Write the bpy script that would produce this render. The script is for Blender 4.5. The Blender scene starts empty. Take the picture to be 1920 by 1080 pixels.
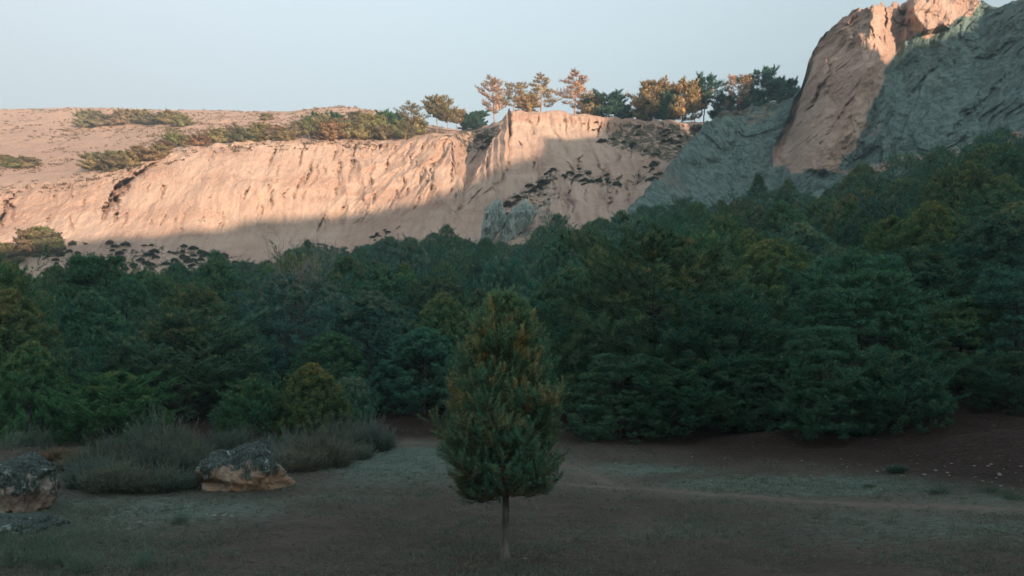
import bpy, math, random
import numpy as np
from math import radians as R
random.seed(7); RNG = np.random.default_rng(11)
scn = bpy.context.scene
COL = scn.collection

# ------------------------------------------------------------------ camera, sky, sun, exposure
CAMH = 3.0; F = 1500.0; CX = 960.0; HY = 700.0      # photo pixels (1920 wide): horizon row, focal length
cam = bpy.data.cameras.new('camera'); camo = bpy.data.objects.new('camera', cam); COL.objects.link(camo)
camo.location = (0, 0, CAMH); camo.rotation_euler = (R(90), 0, 0)
cam.sensor_width = 36; cam.lens = 36*F/1920; cam.shift_y = (HY-540)/1920
cam.clip_start = 0.1; cam.clip_end = 8000
scn.camera = camo
SAZ, SEL = 150.0, 5.5                               # sun: degrees clockwise from the view direction, elevation
world = bpy.data.worlds.new("World"); scn.world = world; world.use_nodes = True
wn = world.node_tree; wn.nodes.clear()
wo = wn.nodes.new('ShaderNodeOutputWorld'); bg = wn.nodes.new('ShaderNodeBackground'); sky = wn.nodes.new('ShaderNodeTexSky')
sky.sky_type = 'NISHITA'; sky.sun_disc = False; sky.sun_elevation = R(SEL+3); sky.sun_rotation = R(SAZ)
sky.air_density = 1.0; sky.dust_density = 1.6; sky.ozone_density = 1.2; sky.altitude = 300
hs = wn.nodes.new('ShaderNodeHueSaturation'); hs.inputs['Saturation'].default_value = 0.42
tn = wn.nodes.new('ShaderNodeMix'); tn.data_type = 'RGBA'; tn.blend_type = 'MULTIPLY'; tn.inputs[0].default_value = 1
tn.inputs[7].default_value = (0.95, 1.0, 0.97, 1)
wn.links.new(sky.outputs[0], hs.inputs['Color']); wn.links.new(hs.outputs[0], tn.inputs[6]); 
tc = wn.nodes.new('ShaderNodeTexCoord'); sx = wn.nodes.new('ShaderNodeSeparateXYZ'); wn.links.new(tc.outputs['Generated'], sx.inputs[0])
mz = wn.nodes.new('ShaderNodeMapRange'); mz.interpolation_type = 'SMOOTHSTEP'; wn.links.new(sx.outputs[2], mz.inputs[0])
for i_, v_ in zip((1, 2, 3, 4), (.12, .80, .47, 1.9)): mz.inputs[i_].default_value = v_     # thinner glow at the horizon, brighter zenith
mx = wn.nodes.new('ShaderNodeMapRange'); wn.links.new(sx.outputs[0], mx.inputs[0]); mx.inputs[1].default_value = -.5; mx.inputs[2].default_value = .5
tx = wn.nodes.new('ShaderNodeMix'); tx.data_type = 'RGBA'; wn.links.new(mx.outputs[0], tx.inputs[0]); tx.inputs[6].default_value = (.97, .93, .93, 1); tx.inputs[7].default_value = (1.0, 1.06, 1.06, 1)
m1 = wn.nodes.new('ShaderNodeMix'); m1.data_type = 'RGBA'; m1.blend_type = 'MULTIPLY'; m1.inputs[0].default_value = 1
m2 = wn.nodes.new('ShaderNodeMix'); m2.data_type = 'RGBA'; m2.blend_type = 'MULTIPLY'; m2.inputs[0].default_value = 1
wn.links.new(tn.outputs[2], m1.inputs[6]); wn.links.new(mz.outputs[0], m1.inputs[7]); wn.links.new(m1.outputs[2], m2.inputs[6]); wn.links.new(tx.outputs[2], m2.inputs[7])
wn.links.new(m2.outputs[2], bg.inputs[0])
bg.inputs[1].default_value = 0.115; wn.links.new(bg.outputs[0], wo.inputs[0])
sd = bpy.data.lights.new('sun', 'SUN'); sd.energy = 5.0; sd.angle = R(0.5); sd.color = (1.0, 0.70, 0.50)
so = bpy.data.objects.new('sun', sd); COL.objects.link(so)
so.rotation_euler = (R(90-SEL), 0, R(180-SAZ)); so.location = (100, -200, 150)
scn.view_settings.view_transform = 'Standard'; scn.view_settings.look = 'None'; scn.view_settings.gamma = 1
scn.view_settings.exposure = 1.5

HAZE = 0.00045
# ------------------------------------------------------------------ noise
def _h(ix, iy, iz):
    h = (ix*374761393 + iy*668265263 + iz*2147483647*3 + 1442695) & 0xffffffff
    h = ((h ^ (h >> 13))*1274126177) & 0xffffffff
    h = ((h ^ (h >> 16))*2246822519) & 0xffffffff
    return ((h ^ (h >> 15)) & 0xffffff)/float(0xffffff)
def vn(x, y, z=0.0):
    x, y, z = np.broadcast_arrays(np.asarray(x, float), np.asarray(y, float), np.asarray(z, float))
    ix, iy, iz = (np.floor(a).astype(np.int64) for a in (x, y, z)); fx, fy, fz = x-ix, y-iy, z-iz
    sx, sy, sz = (f*f*f*(f*(f*6-15)+10) for f in (fx, fy, fz))
    r = 0
    for a in (0, 1):
        for b in (0, 1):
            for c in (0, 1):
                r = r + _h(ix+a, iy+b, iz+c)*(sx if a else 1-sx)*(sy if b else 1-sy)*(sz if c else 1-sz)
    return r*2-1
def fbm(x, y, z=0.0, o=4, g=0.5):
    r = 0; a = 1.0; f = 1.0
    for i in range(o): r = r+a*vn(x*f+i*17.3, y*f+i*9.1, z*f+i*3.7); a *= g; f *= 2.03
    return r
def ridged(x, y, z=0.0, o=3, g=0.5):
    r = 0; a = 1.0; f = 1.0
    for i in range(o): r = r+a*(1-2*np.abs(vn(x*f+i*11.3, y*f+i*5.1, z*f+i*7.7))); a *= g; f *= 2.1
    return r
def sst(x, a, b):
    t = np.clip((x-a)/(b-a), 0, 1); return t*t*(3-2*t)

# ------------------------------------------------------------------ object helpers
def link(o, parent=None):
    COL.objects.link(o)
    if parent is not None: o.parent = parent
    return o
def mesh_np(name, V, Fc, mat, parent=None, smooth=False, attrs=None, normals=None):
    V = np.asarray(V, np.float32); Fc = np.asarray(Fc, np.int32); n, k = Fc.shape
    m = bpy.data.meshes.new(name); m.vertices.add(len(V)); m.vertices.foreach_set('co', V.ravel())
    m.loops.add(n*k); m.loops.foreach_set('vertex_index', Fc.ravel())
    m.polygons.add(n); m.polygons.foreach_set('loop_start', np.arange(0, n*k, k, dtype=np.int32))
    m.polygons.foreach_set('loop_total', np.full(n, k, np.int32))
    m.polygons.foreach_set('use_smooth', np.full(n, smooth, bool))
    for an, av in (attrs or {}).items():
        a = m.attributes.new(an, 'FLOAT', 'POINT'); a.data.foreach_set('value', np.asarray(av, np.float32).ravel())
    m.update(calc_edges=True); m.validate()
    if normals is not None:
        m.polygons.foreach_set('use_smooth', np.ones(n, bool)); m.normals_split_custom_set_from_vertices(np.asarray(normals, np.float32))
    m.materials.append(mat)
    return link(bpy.data.objects.new(name, m), parent)
def grid_faces(nr, nc, wrap=False):
    i = np.arange(nr-1)[:, None]; j = np.arange(nc if wrap else nc-1)[None, :]; j2 = (j+1) % nc
    return np.stack([i*nc+j, i*nc+j2, (i+1)*nc+j2, (i+1)*nc+j], -1).reshape(-1, 4)
def empty(name, loc=(0, 0, 0), rz=0):
    o = bpy.data.objects.new(name, None); o.empty_display_size = .3; o.location = loc; o.rotation_euler = (0, 0, rz); return link(o)
def tag(o, label, cat, group=None):
    o['label'] = label; o['category'] = cat
    if group: o['group'] = group
    elif 'group' in o: del o['group']
    return o
def structure(o): o['kind'] = 'structure'; return o
def stuff(o, label, cat): o['kind'] = 'stuff'; o['label'] = label; o['category'] = cat; return o
_used = set(); KIDS = {}; CROWN = {}
def children(root): return KIDS.get(root.name, [])
def place(proto, loc, rz, sc, tint=None):
    """first use moves the prototype itself, later ones copy it and each of its parts"""
    if proto.name not in _used:
        _used.add(proto.name); o = proto; kids = children(proto)
    else:
        o = proto.copy(); COL.objects.link(o); kids = []
        for ch in children(proto):
            c = ch.copy(); COL.objects.link(c); c.parent = o; kids.append(c)
    o.location = loc; o.rotation_euler = (0, 0, rz); o.scale = sc if hasattr(sc, '__len__') else (sc, sc, sc)
    if tint is not None:
        o.color = (*tint, 1)
        for c in kids: c.color = (*tint, 1)
    return o

# ------------------------------------------------------------------ materials
class NT:
    def __init__(s, name):
        s.m = bpy.data.materials.new(name); s.m.use_nodes = True; s.t = s.m.node_tree; s.t.nodes.clear()
        s.out = s.n('ShaderNodeOutputMaterial'); s.b = s.n('ShaderNodeBsdfPrincipled')
        s.b.inputs['Roughness'].default_value = .92; s.b.inputs['Specular IOR Level'].default_value = .15
        s.l(s.b.outputs[0], s.out.inputs[0])
    def n(s, t): return s.t.nodes.new(t)
    def l(s, a, b): s.t.links.new(a, b)
    def pos(s, sc=(1, 1, 1), rot=(0, 0, 0), obj=True):
        c = s.n('ShaderNodeTexCoord'); m = s.n('ShaderNodeMapping'); m.inputs['Scale'].default_value = sc; m.inputs['Rotation'].default_value = rot
        s.l(c.outputs['Object'], m.inputs[0]); return m.outputs[0]
    def noise(s, vec, scale, detail=5, rough=.55, dist=0):
        n = s.n('ShaderNodeTexNoise'); n.inputs['Scale'].default_value = scale; n.inputs['Detail'].default_value = detail
        n.inputs['Roughness'].default_value = rough; n.inputs['Distortion'].default_value = dist
        s.l(vec, n.inputs['Vector']); return n.outputs[0]
    def attr(s, name): a = s.n('ShaderNodeAttribute'); a.attribute_name = name; return a.outputs['Fac']
    def rng(s, v, a, b, c=0, d=1, smooth=True):
        m = s.n('ShaderNodeMapRange'); m.interpolation_type = 'SMOOTHSTEP' if smooth else 'LINEAR'
        for i, x in zip((1, 2, 3, 4), (a, b, c, d)): m.inputs[i].default_value = x
        s.l(v, m.inputs[0]); return m.outputs[0]
    def math(s, op, a, b=None):
        m = s.n('ShaderNodeMath'); m.operation = op
        for i, x in enumerate((a, b)):
            if x is None: continue
            if isinstance(x, (int, float)): m.inputs[i].default_value = x
            else: s.l(x, m.inputs[i])
        return m.outputs[0]
    def mix(s, f, a, b, bt='MIX'):
        m = s.n('ShaderNodeMix'); m.data_type = 'RGBA'; m.blend_type = bt
        for i, x in ((0, f), (6, a), (7, b)):
            if isinstance(x, (int, float)): m.inputs[i].default_value = x
            elif isinstance(x, tuple): m.inputs[i].default_value = (*x, 1)
            else: s.l(x, m.inputs[i])
        return m.outputs[2]
    def col(s, c): s.l(c, s.b.inputs['Base Color']); return s
    def bump(s, h, st=.5, dist=.1):
        b = s.n('ShaderNodeBump'); b.inputs['Strength'].default_value = st; b.inputs['Distance'].default_value = dist
        s.l(h, b.inputs['Height'])
        if s.b.inputs['Normal'].is_linked: s.l(s.b.inputs['Normal'].links[0].from_socket, b.inputs['Normal'])
        s.l(b.outputs[0], s.b.inputs['Normal']); return s

def rock_mat(name, cream=(.49, .365, .29), pink=(.41, .285, .22), grey=(.15, .22, .20), greyd=(.078, .125, .115)):
    t = NT(name); p = t.pos()
    big = t.noise(p, .035, 5, .6); med = t.noise(p, .25, 6, .62); fine = t.noise(p, 1.6, 5, .65)
    st = t.noise(t.pos((.55, .06, .05)), .9, 5, .6, .6)          # streaks running down the face
    c = t.mix(t.rng(big, .38, .66), cream, pink)
    c = t.mix(t.rng(st, .42, .72, 0, .55), c, tuple(x*.72 for x in pink))
    c = t.mix(t.rng(med, .5, .75, 0, .35), c, (.56, .44, .36))
    soil = t.mix(t.rng(fine, .4, .62), (.31, .20, .155), (.42, .29, .225))
    c = t.mix(t.attr('soil'), c, soil)
    gr = t.mix(t.rng(t.noise(t.pos((1, 1, .5)), .5, 7, .72, .4), .44, .58), greyd, grey)
    gr = t.mix(t.rng(fine, .56, .7, 0, .6), gr, (.24, .33, .31))
    gr = t.mix(t.rng(big, .56, .70, 0, .45), gr, (.25, .20, .16))
    gm = t.math('ADD', t.attr('grey'), t.math('MULTIPLY', t.math('SUBTRACT', med, .5), .9))
    gm = t.math('MULTIPLY', t.rng(gm, .35, .62), t.rng(t.attr('grey'), .02, .15))
    c = t.mix(gm, c, gr)
    vn_ = t.noise(t.pos((1, .5, 1)), .55, 6, .7, .5)
    vm = t.math('ADD', t.attr('veg'), t.math('MULTIPLY', t.math('SUBTRACT', vn_, .5), 2.6))
    vm = t.math('MULTIPLY', t.rng(vm, .55, .75), t.rng(t.attr('veg'), .02, .2))
    c = t.mix(vm, c, t.mix(t.rng(fine, .35, .65), (.045, .05, .032), (.13, .10, .065)))
    for sc_, dd_ in ((.16, 2.2), (.55, .8)):
        vo = t.n('ShaderNodeTexVoronoi'); vo.inputs['Scale'].default_value = sc_
        wv_ = t.n('ShaderNodeMix'); wv_.data_type = 'VECTOR'; wv_.inputs[0].default_value = .22
        nn = t.n('ShaderNodeTexNoise'); nn.inputs['Scale'].default_value = sc_*2; pv = t.pos((1, 1, .38), (0, .5, 0)); t.l(pv, nn.inputs['Vector']); t.l(pv, wv_.inputs[4])
        vm_ = t.n('ShaderNodeVectorMath'); vm_.operation = 'SCALE'; vm_.inputs['Scale'].default_value = 6; t.l(nn.outputs['Color'], vm_.inputs[0])
        va_ = t.n('ShaderNodeVectorMath'); t.l(pv, va_.inputs[0]); t.l(vm_.outputs[0], va_.inputs[1]); t.l(va_.outputs[0], vo.inputs['Vector'])
        hv = t.math('MULTIPLY', vo.outputs['Distance'], t.math('ADD', t.math('MULTIPLY', t.attr('grey'), .9), .22)); t.bump(hv, .55, dd_/sc_*.25)
    t.col(c); t.bump(med, .35, .7); t.bump(fine, 1.0, .5); t.bump(t.noise(t.pos((1, .3, .45)), .8, 7, .75), .7, .8)
    return t.m
def leaf_mat(name, a, b, tip, spec=.2):
    t = NT(name); p = t.pos()
    c = t.mix(t.rng(t.noise(p, .55, 3), .35, .65), a, b)
    c = t.mix(t.attr('tip'), c, tip)
    oi = t.n('ShaderNodeObjectInfo')
    c = t.mix(1.0, c, oi.outputs['Color'], 'MULTIPLY')
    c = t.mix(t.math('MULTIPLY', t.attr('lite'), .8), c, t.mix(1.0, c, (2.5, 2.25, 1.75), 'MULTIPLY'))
    t.col(c); t.b.inputs['Roughness'].default_value = .7; t.b.inputs['Specular IOR Level'].default_value = spec
    tr = t.n('ShaderNodeBsdfTranslucent'); t.l(c, tr.inputs[0]); ms = t.n('ShaderNodeMixShader'); ms.inputs[0].default_value = .33
    t.l(t.b.outputs[0], ms.inputs[1]); t.l(tr.outputs[0], ms.inputs[2]); t.l(ms.outputs[0], t.out.inputs[0])
    return t.m
def bark_mat(name, a, b, sc=6):
    t = NT(name); n = t.noise(t.pos((1, 1, .25)), sc, 6, .65)
    t.col(t.mix(t.rng(n, .35, .65), a, b)); t.bump(n, .8, .02); return t.m

M_rock = rock_mat('cliff_rock')
M_leaf = leaf_mat('pine_needles', (.048, .142, .098), (.072, .165, .102), (.27, .21, .10))
M_leaf2 = leaf_mat('sunlit_toned_needles', (.25, .24, .15), (.32, .27, .175), (.40, .33, .225))  # paler, warmer needles with the low sun painted into their colour
M_lone = leaf_mat('young_pine_needles', (.075, .19, .12), (.11, .19, .105), (.56, .32, .11))
M_brush = leaf_mat('brush_stems', (.046, .068, .054), (.070, .10, .080), (.20, .26, .225))
M_scrub = leaf_mat('scrub_leaves', (.045, .06, .035), (.07, .07, .04), (.10, .09, .05))
M_dry = leaf_mat('dry_grass', (.065, .085, .068), (.09, .115, .088), (.16, .19, .145))
M_bark = bark_mat('grey_bark', (.035, .03, .027), (.075, .066, .06))
M_barkl = bark_mat('pale_bark', (.17, .15, .13), (.30, .28, .25))
M_barko = bark_mat('warm_bark', (.20, .12, .08), (.32, .20, .14))

# ------------------------------------------------------------------ ground height
GU = np.array([-400, 0, 300, 600, 900, 1200, 1500, 1920, 2600.])
GD = np.array([0, 17, 22, 28, 36, 50, 80, 130, 200, 260, 400.])
GZ = np.array([
 [0, 0, 0, 0, .1, 1, 3.5, 9, 19, 28, 30],
 [0, 0, 0, 0, .2, 1.2, 4, 10, 20, 28, 30],
 [0, 0, 0, 0, .2, 1.4, 4.6, 11.5, 22, 28, 30],
 [0, 0, 0, 0, .2, 1.6, 5.4, 14, 27, 33, 34],
 [0, 0, 0, 0, .1, 1.8, 6.6, 16.5, 30.5, 36, 38],
 [0, 0, 0, .15, .8, 3.0, 9.0, 20, 35, 40, 42],
 [0, 0, .05, .8, 2.2, 5.0, 12.5, 25.5, 40, 42, 44],
 [0, .1, .9, 2, 3.8, 7.5, 17, 36, 48, 50, 50],
 [0, .3, 1.2, 2.6, 4.5, 9, 20, 42, 54, 56, 56]])
def ground_z(x, y, bumps=True):
    x = np.asarray(x, float); y = np.asarray(y, float)
    th = np.arctan2(x, y); r = np.hypot(x, y); tc = np.clip(th, -R(58), R(58))
    u = CX+F*np.tan(tc); d = r*np.cos(tc)
    fi = np.clip(np.interp(u, GU, np.arange(len(GU))), 0, len(GU)-1.0001); i = fi.astype(int); f = fi-i; f = f*f*(3-2*f)
    dj = np.clip(np.interp(d, GD, np.arange(len(GD))), 0, len(GD)-1.0001); j = dj.astype(int); g = dj-j
    z = (GZ[i, j]*(1-f)+GZ[i+1, j]*f)*(1-g)+(GZ[i, j+1]*(1-f)+GZ[i+1, j+1]*f)*g
    z = z*(1-sst(np.abs(th), R(62), R(115)))
    if bumps:
        k = sst(d, 24, 60)
        z = z+fbm(x/6, y/6, 0, 3)*(.05+.5*k)+fbm(x*.9+5, y*.9, 0, 3)*.035+np.abs(fbm(x*2.7, y*2.7, 4, 2))*.03*(1-k)
        z = z+sst(z, .12, .9)*fbm(x*.6, y*.6, 3, 3)*.16
        z = z+.10*np.exp(-(((x+.1)/1.6)**2+((y-12.9)/.9)**2))
    return z
def GP(u, y):
    """ground point seen at photo pixel (u, y) on the clearing"""
    d = F*CAMH/(y-HY)
    for _ in range(25):
        z = float(ground_z((u-CX)/F*d, d)); d2 = F*(CAMH-z)/(y-HY); d = .5*d+.5*d2
    x = (u-CX)/F*d; return x, d, float(ground_z(x, d))
def AT(u, y, d): return ((u-CX)/F*d, d, CAMH+(HY-y)/F*d)

# ------------------------------------------------------------------ ground sheet
def poly_dist(X, Y, pts):
    best = np.full(np.shape(X), 1e9)
    for (ax, ay), (bx, by) in zip(pts[:-1], pts[1:]):
        vx, vy = bx-ax, by-ay; L = vx*vx+vy*vy
        t = np.clip(((X-ax)*vx+(Y-ay)*vy)/L, 0, 1)
        best = np.minimum(best, np.hypot(X-ax-t*vx, Y-ay-t*vy))
    return best
PATHS = [[(1046, 866), (1100, 887), (1160, 915)], [(1032, 905), (1160, 915), (1400, 931), (1650, 946), (1925, 958)], [(835, 832), (770, 829), (745, 835)]]
PW = [[GP(u, y)[:2] for u, y in p] for p in PATHS]
def build_ground():
    th = np.concatenate([np.linspace(-180, -46, 60)[:-1], np.linspace(-46, 46, 520), np.linspace(46, 180, 60)[1:-1]])*math.pi/180
    r = np.concatenate([[.05], np.geomspace(1.2, 60, 330), np.geomspace(61, 420, 120), np.geomspace(460, 5000, 16)])
    TH, RR = np.meshgrid(th, r); X = RR*np.sin(TH); Y = RR*np.cos(TH); Z = ground_z(X, Y)
    Z = np.where(RR > 430, Z-2, Z)
    pd = np.minimum.reduce([poly_dist(X, Y, p) for p in PW])
    pm = np.exp(-(pd/1.0)**2)
    U = CX+F*X/np.maximum(Y, .1); V = HY-F*(Z-CAMH)/np.maximum(Y, .1)
    def blob(u, v, su, sv): return np.exp(-(((U-u)/su)**2+((V-v)/sv)**2))*(Y > 3)
    g = blob(1470, 912, 230, 16)*1.5+blob(730, 866, 150, 28)*1.2+blob(1750, 990, 260, 26)*.5+blob(330, 950, 300, 30)*.45+blob(1160, 880, 160, 14)*.7+blob(100, 1010, 170, 60)*.5+blob(1880, 940, 120, 12)*.6
    g = g+fbm(X/3.5, Y/2.2, 7, 4)*.22+.12
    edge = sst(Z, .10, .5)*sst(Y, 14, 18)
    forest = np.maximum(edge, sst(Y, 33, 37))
    t = NT('ground_soil_and_grass'); p = t.pos()
    n1 = t.noise(p, .9, 6, .6); n2 = t.noise(p, 9, 6, .7); n3 = t.noise(t.pos((1, 3, 1)), 3.0, 5, .65)
    soil = t.mix(t.rng(n1, .35, .65), (.060, .051, .042), (.084, .068, .055))
    soil = t.mix(t.rng(n2, .55, .75, 0, .6), soil, (.12, .095, .075))
    grass = t.mix(t.rng(n3, .35, .65), (.070, .100, .082), (.125, .17, .14))
    gm = t.rng(t.math('ADD', t.attr('grass'), t.math('MULTIPLY', t.math('SUBTRACT', n3, .5), 1.3)), .12, .85)
    c = t.mix(gm, soil, grass)
    c = t.mix(t.math('MULTIPLY', t.attr('path'), .8), c, (.118, .108, .088))
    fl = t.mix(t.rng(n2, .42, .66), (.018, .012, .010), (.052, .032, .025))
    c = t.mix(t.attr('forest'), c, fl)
    sp = t.noise(t.pos((1, 2.2, 1)), 5.5, 7, .75)
    c = t.mix(t.rng(sp, .55, .68, 0, .55), c, (.022, .024, .020)); c = t.mix(t.rng(sp, .42, .33, 0, .35), c, (.15, .15, .125))
    t.col(c); t.bump(n2, .9, .04); t.bump(n3, .9, .08); t.bump(sp, .8, .05)
    V3 = np.stack([X, Y, Z], -1).reshape(-1, 3)
    nc = len(th)
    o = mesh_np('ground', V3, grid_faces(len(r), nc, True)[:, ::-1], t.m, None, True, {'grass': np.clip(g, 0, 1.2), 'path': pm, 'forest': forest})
    structure(o); return o
build_ground()
def build_path(pts, w):
    P = []; n = 70
    a = np.array(pts); s = np.r_[0, np.cumsum(np.hypot(*np.diff(a, axis=0).T))]; q = np.linspace(0, s[-1], n)
    x = np.interp(q, s, a[:, 0]); y = np.interp(q, s, a[:, 1]); dx = np.gradient(x); dy = np.gradient(y); L = np.hypot(dx, dy)
    rows = []
    for k, off in enumerate((-1, -.5, 0, .5, 1)):
        ww = w*(1+.5*fbm(q/1.3, k*.3+off*4, w, 3))*sst(np.minimum(q, s[-1]-q), -.1, 1.2)
        X = x-dy/L*off*ww; Y = y+dx/L*off*ww; rows.append(np.stack([X, Y, ground_z(X, Y)+(.02, .012, .012, .012, .02)[k]*(1 if abs(off) < .9 else -1.6)], -1))
    t = NT('worn_path'); nz = t.noise(t.pos(), 6, 6, .7)
    t.col(t.mix(t.rng(nz, .3, .7), (.082, .072, .060), (.128, .112, .094))); t.bump(nz, .6, .03)
    structure(mesh_np('path', np.array(rows).reshape(-1, 3), grid_faces(5, n, False), t.m, None, True))
for p_, w_ in zip(PW, (.26, .30, .26)): build_path(p_, w_)

# ------------------------------------------------------------------ cliffs (one sheet per rock mass, real relief)
def crack(U, V, pts, w):
    """ragged cleft along a line, running out thin at both ends"""
    U = U+fbm(U/13, V/13, w, 3)*(1.2+w*.5); V = V*1.0
    best = np.full(np.shape(U), 1e9); tb = np.zeros(np.shape(U)); Ls = [math.hypot(b[0]-a[0], b[1]-a[1]) for a, b in zip(pts[:-1], pts[1:])]; tot = sum(Ls); acc = 0
    for ((ax, ay), (bx, by)), L in zip(zip(pts[:-1], pts[1:]), Ls):
        vx, vy = bx-ax, by-ay; t = np.clip(((U-ax)*vx+(V-ay)*vy)/(L*L), 0, 1); d = np.hypot(U-ax-t*vx, V-ay-t*vy)
        m = d < best; best = np.where(m, d, best); tb = np.where(m, (acc+t*L)/tot, tb); acc += L
    tap = np.sin(np.clip(tb, .02, .98)*math.pi)**.7*(.75+.5*fbm(U/7, V/9, 2, 2))
    return np.exp(-(best/(w*np.clip(tap, .12, 1.3)))**2)*np.clip(tap*1.3, 0, 1)
def inpoly(U, V, pts):
    r = np.zeros(np.shape(U), bool); n = len(pts)
    for i in range(n):
        (x1, y1), (x2, y2) = pts[i], pts[(i+1) % n]
        if y1 == y2: continue
        r ^= ((y1 > V) != (y2 > V)) & (U < (x2-x1)*(V-y1)/(y2-y1)+x1)
    return r
def box(a, k, ax):
    if k < 1: return a
    p = np.concatenate([np.repeat(np.take(a, [0], ax), k, ax), a, np.repeat(np.take(a, [-1], ax), k, ax)], ax)
    c = np.cumsum(p, ax); z = np.zeros_like(np.take(c, [0], ax)); c = np.concatenate([z, c], ax); n = a.shape[ax]
    return (np.take(c, np.arange(2*k+1, 2*k+1+n), ax)-np.take(c, np.arange(n), ax))/(2*k+1)
def softmask(U, V, pts, k): return box(box(inpoly(U, V, pts).astype(float), k, 0), k, 1)
def profile(tabu, tabs, u, rows):
    """tabs: list over knots of arrays [(y,d) per column]; returns Y,D grids rows x cols"""
    K = len(tabs); Yk = np.array([np.interp(u, tabu, [c[0] for c in t]) for t in tabs]); Dk = np.array([np.interp(u, tabu, [c[1] for c in t]) for t in tabs])
    s = []
    for k in range(K-1): s += list(k+np.arange(rows[k])/rows[k])
    s.append(K-1); s = np.array(s); i = np.minimum(s.astype(int), K-2); f = (s-i)[:, None]
    return Yk[i]*(1-f)+Yk[i+1]*f, Dk[i]*(1-f)+Dk[i+1]*f, s

def build_hills():
    # column: u: foot, face foot, mid, cap bottom, rim, back, skyline
    T = {
     -700: ((560, 225), (480, 240), (430, 252), (395, 262), (380, 265), (300, 330), (215, 480)),
     -400: ((550, 225), (470, 240), (430, 252), (390, 262), (375, 265), (300, 330), (210, 480)),
     0:    ((530, 226), (462, 242), (420, 254), (372, 264), (352, 270), (295, 325), (203, 480)),
     120:  ((530, 226), (456, 243), (410, 254), (362, 264), (342, 270), (290, 325), (200, 475)),
     210:  ((528, 226), (450, 244), (400, 254), (345, 264), (325, 270), (280, 325), (202, 470)),
     300:  ((524, 226), (446, 246), (385, 256), (318, 266), (292, 272), (262, 325), (205, 465)),
     380:  ((518, 226), (446, 247), (365, 257), (294, 268), (275, 273), (252, 320), (206, 460)),
     450:  ((510, 226), (444, 248), (355, 258), (288, 270), (268, 275), (248, 315), (207, 455)),
     540:  ((500, 224), (438, 250), (350, 260), (286, 271), (264, 276), (246, 312), (208, 450)),
     600:  ((492, 224), (432, 252), (345, 261), (282, 272), (262, 277), (245, 310), (201, 445)),
     640:  ((488, 224), (428, 252), (342, 262), (284, 273), (264, 278), (243, 310), (198, 445)),
     690:  ((480, 222), (416, 250), (338, 262), (286, 274), (267, 279), (243, 308), (203, 440)),
     750:  ((472, 220), (400, 248), (330, 262), (282, 275), (264, 280), (243, 305), (216, 430)),
     810:  ((466, 218), (388, 246), (322, 261), (272, 274), (252, 279), (246, 302), (236, 420)),
     848:  ((462, 216), (378, 244), (318, 260), (268, 272), (252, 276), (248, 300), (244, 400)),
     868:  ((460, 215), (400, 236), (368, 250), (300, 285), (250, 294), (249, 320), (247, 400)),
     900:  ((456, 212), (400, 230), (345, 246), (264, 306), (241, 312), (241, 330), (241, 400)),
     950:  ((450, 205), (400, 222), (300, 254), (246, 308), (226, 313), (230, 330), (235, 400)),
     953:  ((450, 205), (400, 222), (300, 254), (236, 272), (206, 274), (236, 300), (340, 400)),
     1050: ((440, 196), (392, 216), (318, 250), (238, 276), (208, 279), (236, 305), (340, 400)),
     1150: ((430, 188), (384, 210), (322, 240), (248, 273), (221, 276), (250, 310), (345, 400)),
     1250: ((420, 186), (372, 218), (310, 238), (250, 263), (224, 266), (252, 290), (345, 400)),
     1340: ((410, 186), (360, 222), (300, 240), (250, 262), (229, 265), (255, 290), (345, 400)),
     1500: ((400, 186), (350, 222), (300, 240), (245, 262), (222, 265), (250, 290), (345, 400)),
     1750: ((400, 190), (350, 222), (300, 240), (260, 262), (240, 265), (265, 290), (345, 400))}
    us = sorted(T); u = np.linspace(-650, 1720, 1150)
    def edge(x): return float(np.interp(x, [868, 905, 950], [368, 302, 206]))
    tabs = [[] for _ in range(11)]
    for x in us:
        f, ff, m, c, r, b, s = T[x]
        if 868 <= x <= 951:
            e = edge(x); k4 = (e, float(np.interp(x, [868, 905, 950], [250, 264, 274])))
            k5 = (e-3, float(np.interp(x, [868, 885, 950], [253, 280, 302])))
            m = (e+.35*(ff[0]-e), k4[1]-(k4[1]-ff[1])*.35)
            if c[0] > e-8: c = (e-8, c[1])
            if r[0] > e-10: r = (e-10, r[1])
            if x == 950: c = (232, 309); r = (226, 313); k4 = (206, 274); k5 = (236, 302)
        else:
            k4 = (m[0]*.4+c[0]*.6, m[1]*.4+c[1]*.6); k5 = (m[0]*.3+c[0]*.7, m[1]*.3+c[1]*.7)
        base = (f[0]+45, f[1]-14); far = (s[0]+180, s[1]+160)
        for i, v in enumerate((base, f, ff, m, k4, k5, c, r, b, s, far)): tabs[i].append(v)
    Y, D, s = profile(us, tabs, u, (8, 34, 56, 50, 8, 34, 24, 20, 60, 30))
    Y = box(Y, 1, 0); D = box(box(D, 2, 0), 2, 1)
    U = np.broadcast_to(u, Y.shape); S = s[:, None]
    X = (U-CX)/F*D; Z = CAMH+(HY-Y)/F*D
    face = sst(S, 1.2, 2.2)*(1-sst(S, 6.7, 7.1)); hill = sst(S, 7, 7.6)
    gul = sst(U, 560, 720)*(1-sst(U, 900, 950)); bad = sst(U, 960, 1030)
    wv = fbm(X/25, Z/32, 1, 3)*2.2
    w = X-.38*Z*gul+.15*Z*sst(U, 940, 960)+wv
    flute = ridged(w/5.5, Z/34, 2, 4, .5)
    fan = ridged((X+wv)/6.5, Z/60, 5, 3, .5)*np.exp(-((Y-350)/45)**2)
    disp = fbm(X/26, Z/34, 3, 3)*1.5*(face+.2)
    fin = ridged((X-.3*Z*gul+wv*.5+.10*(X-30)*(Z-70)/20*bad)/2.3, Z/26, 6, 3, .55)
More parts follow.
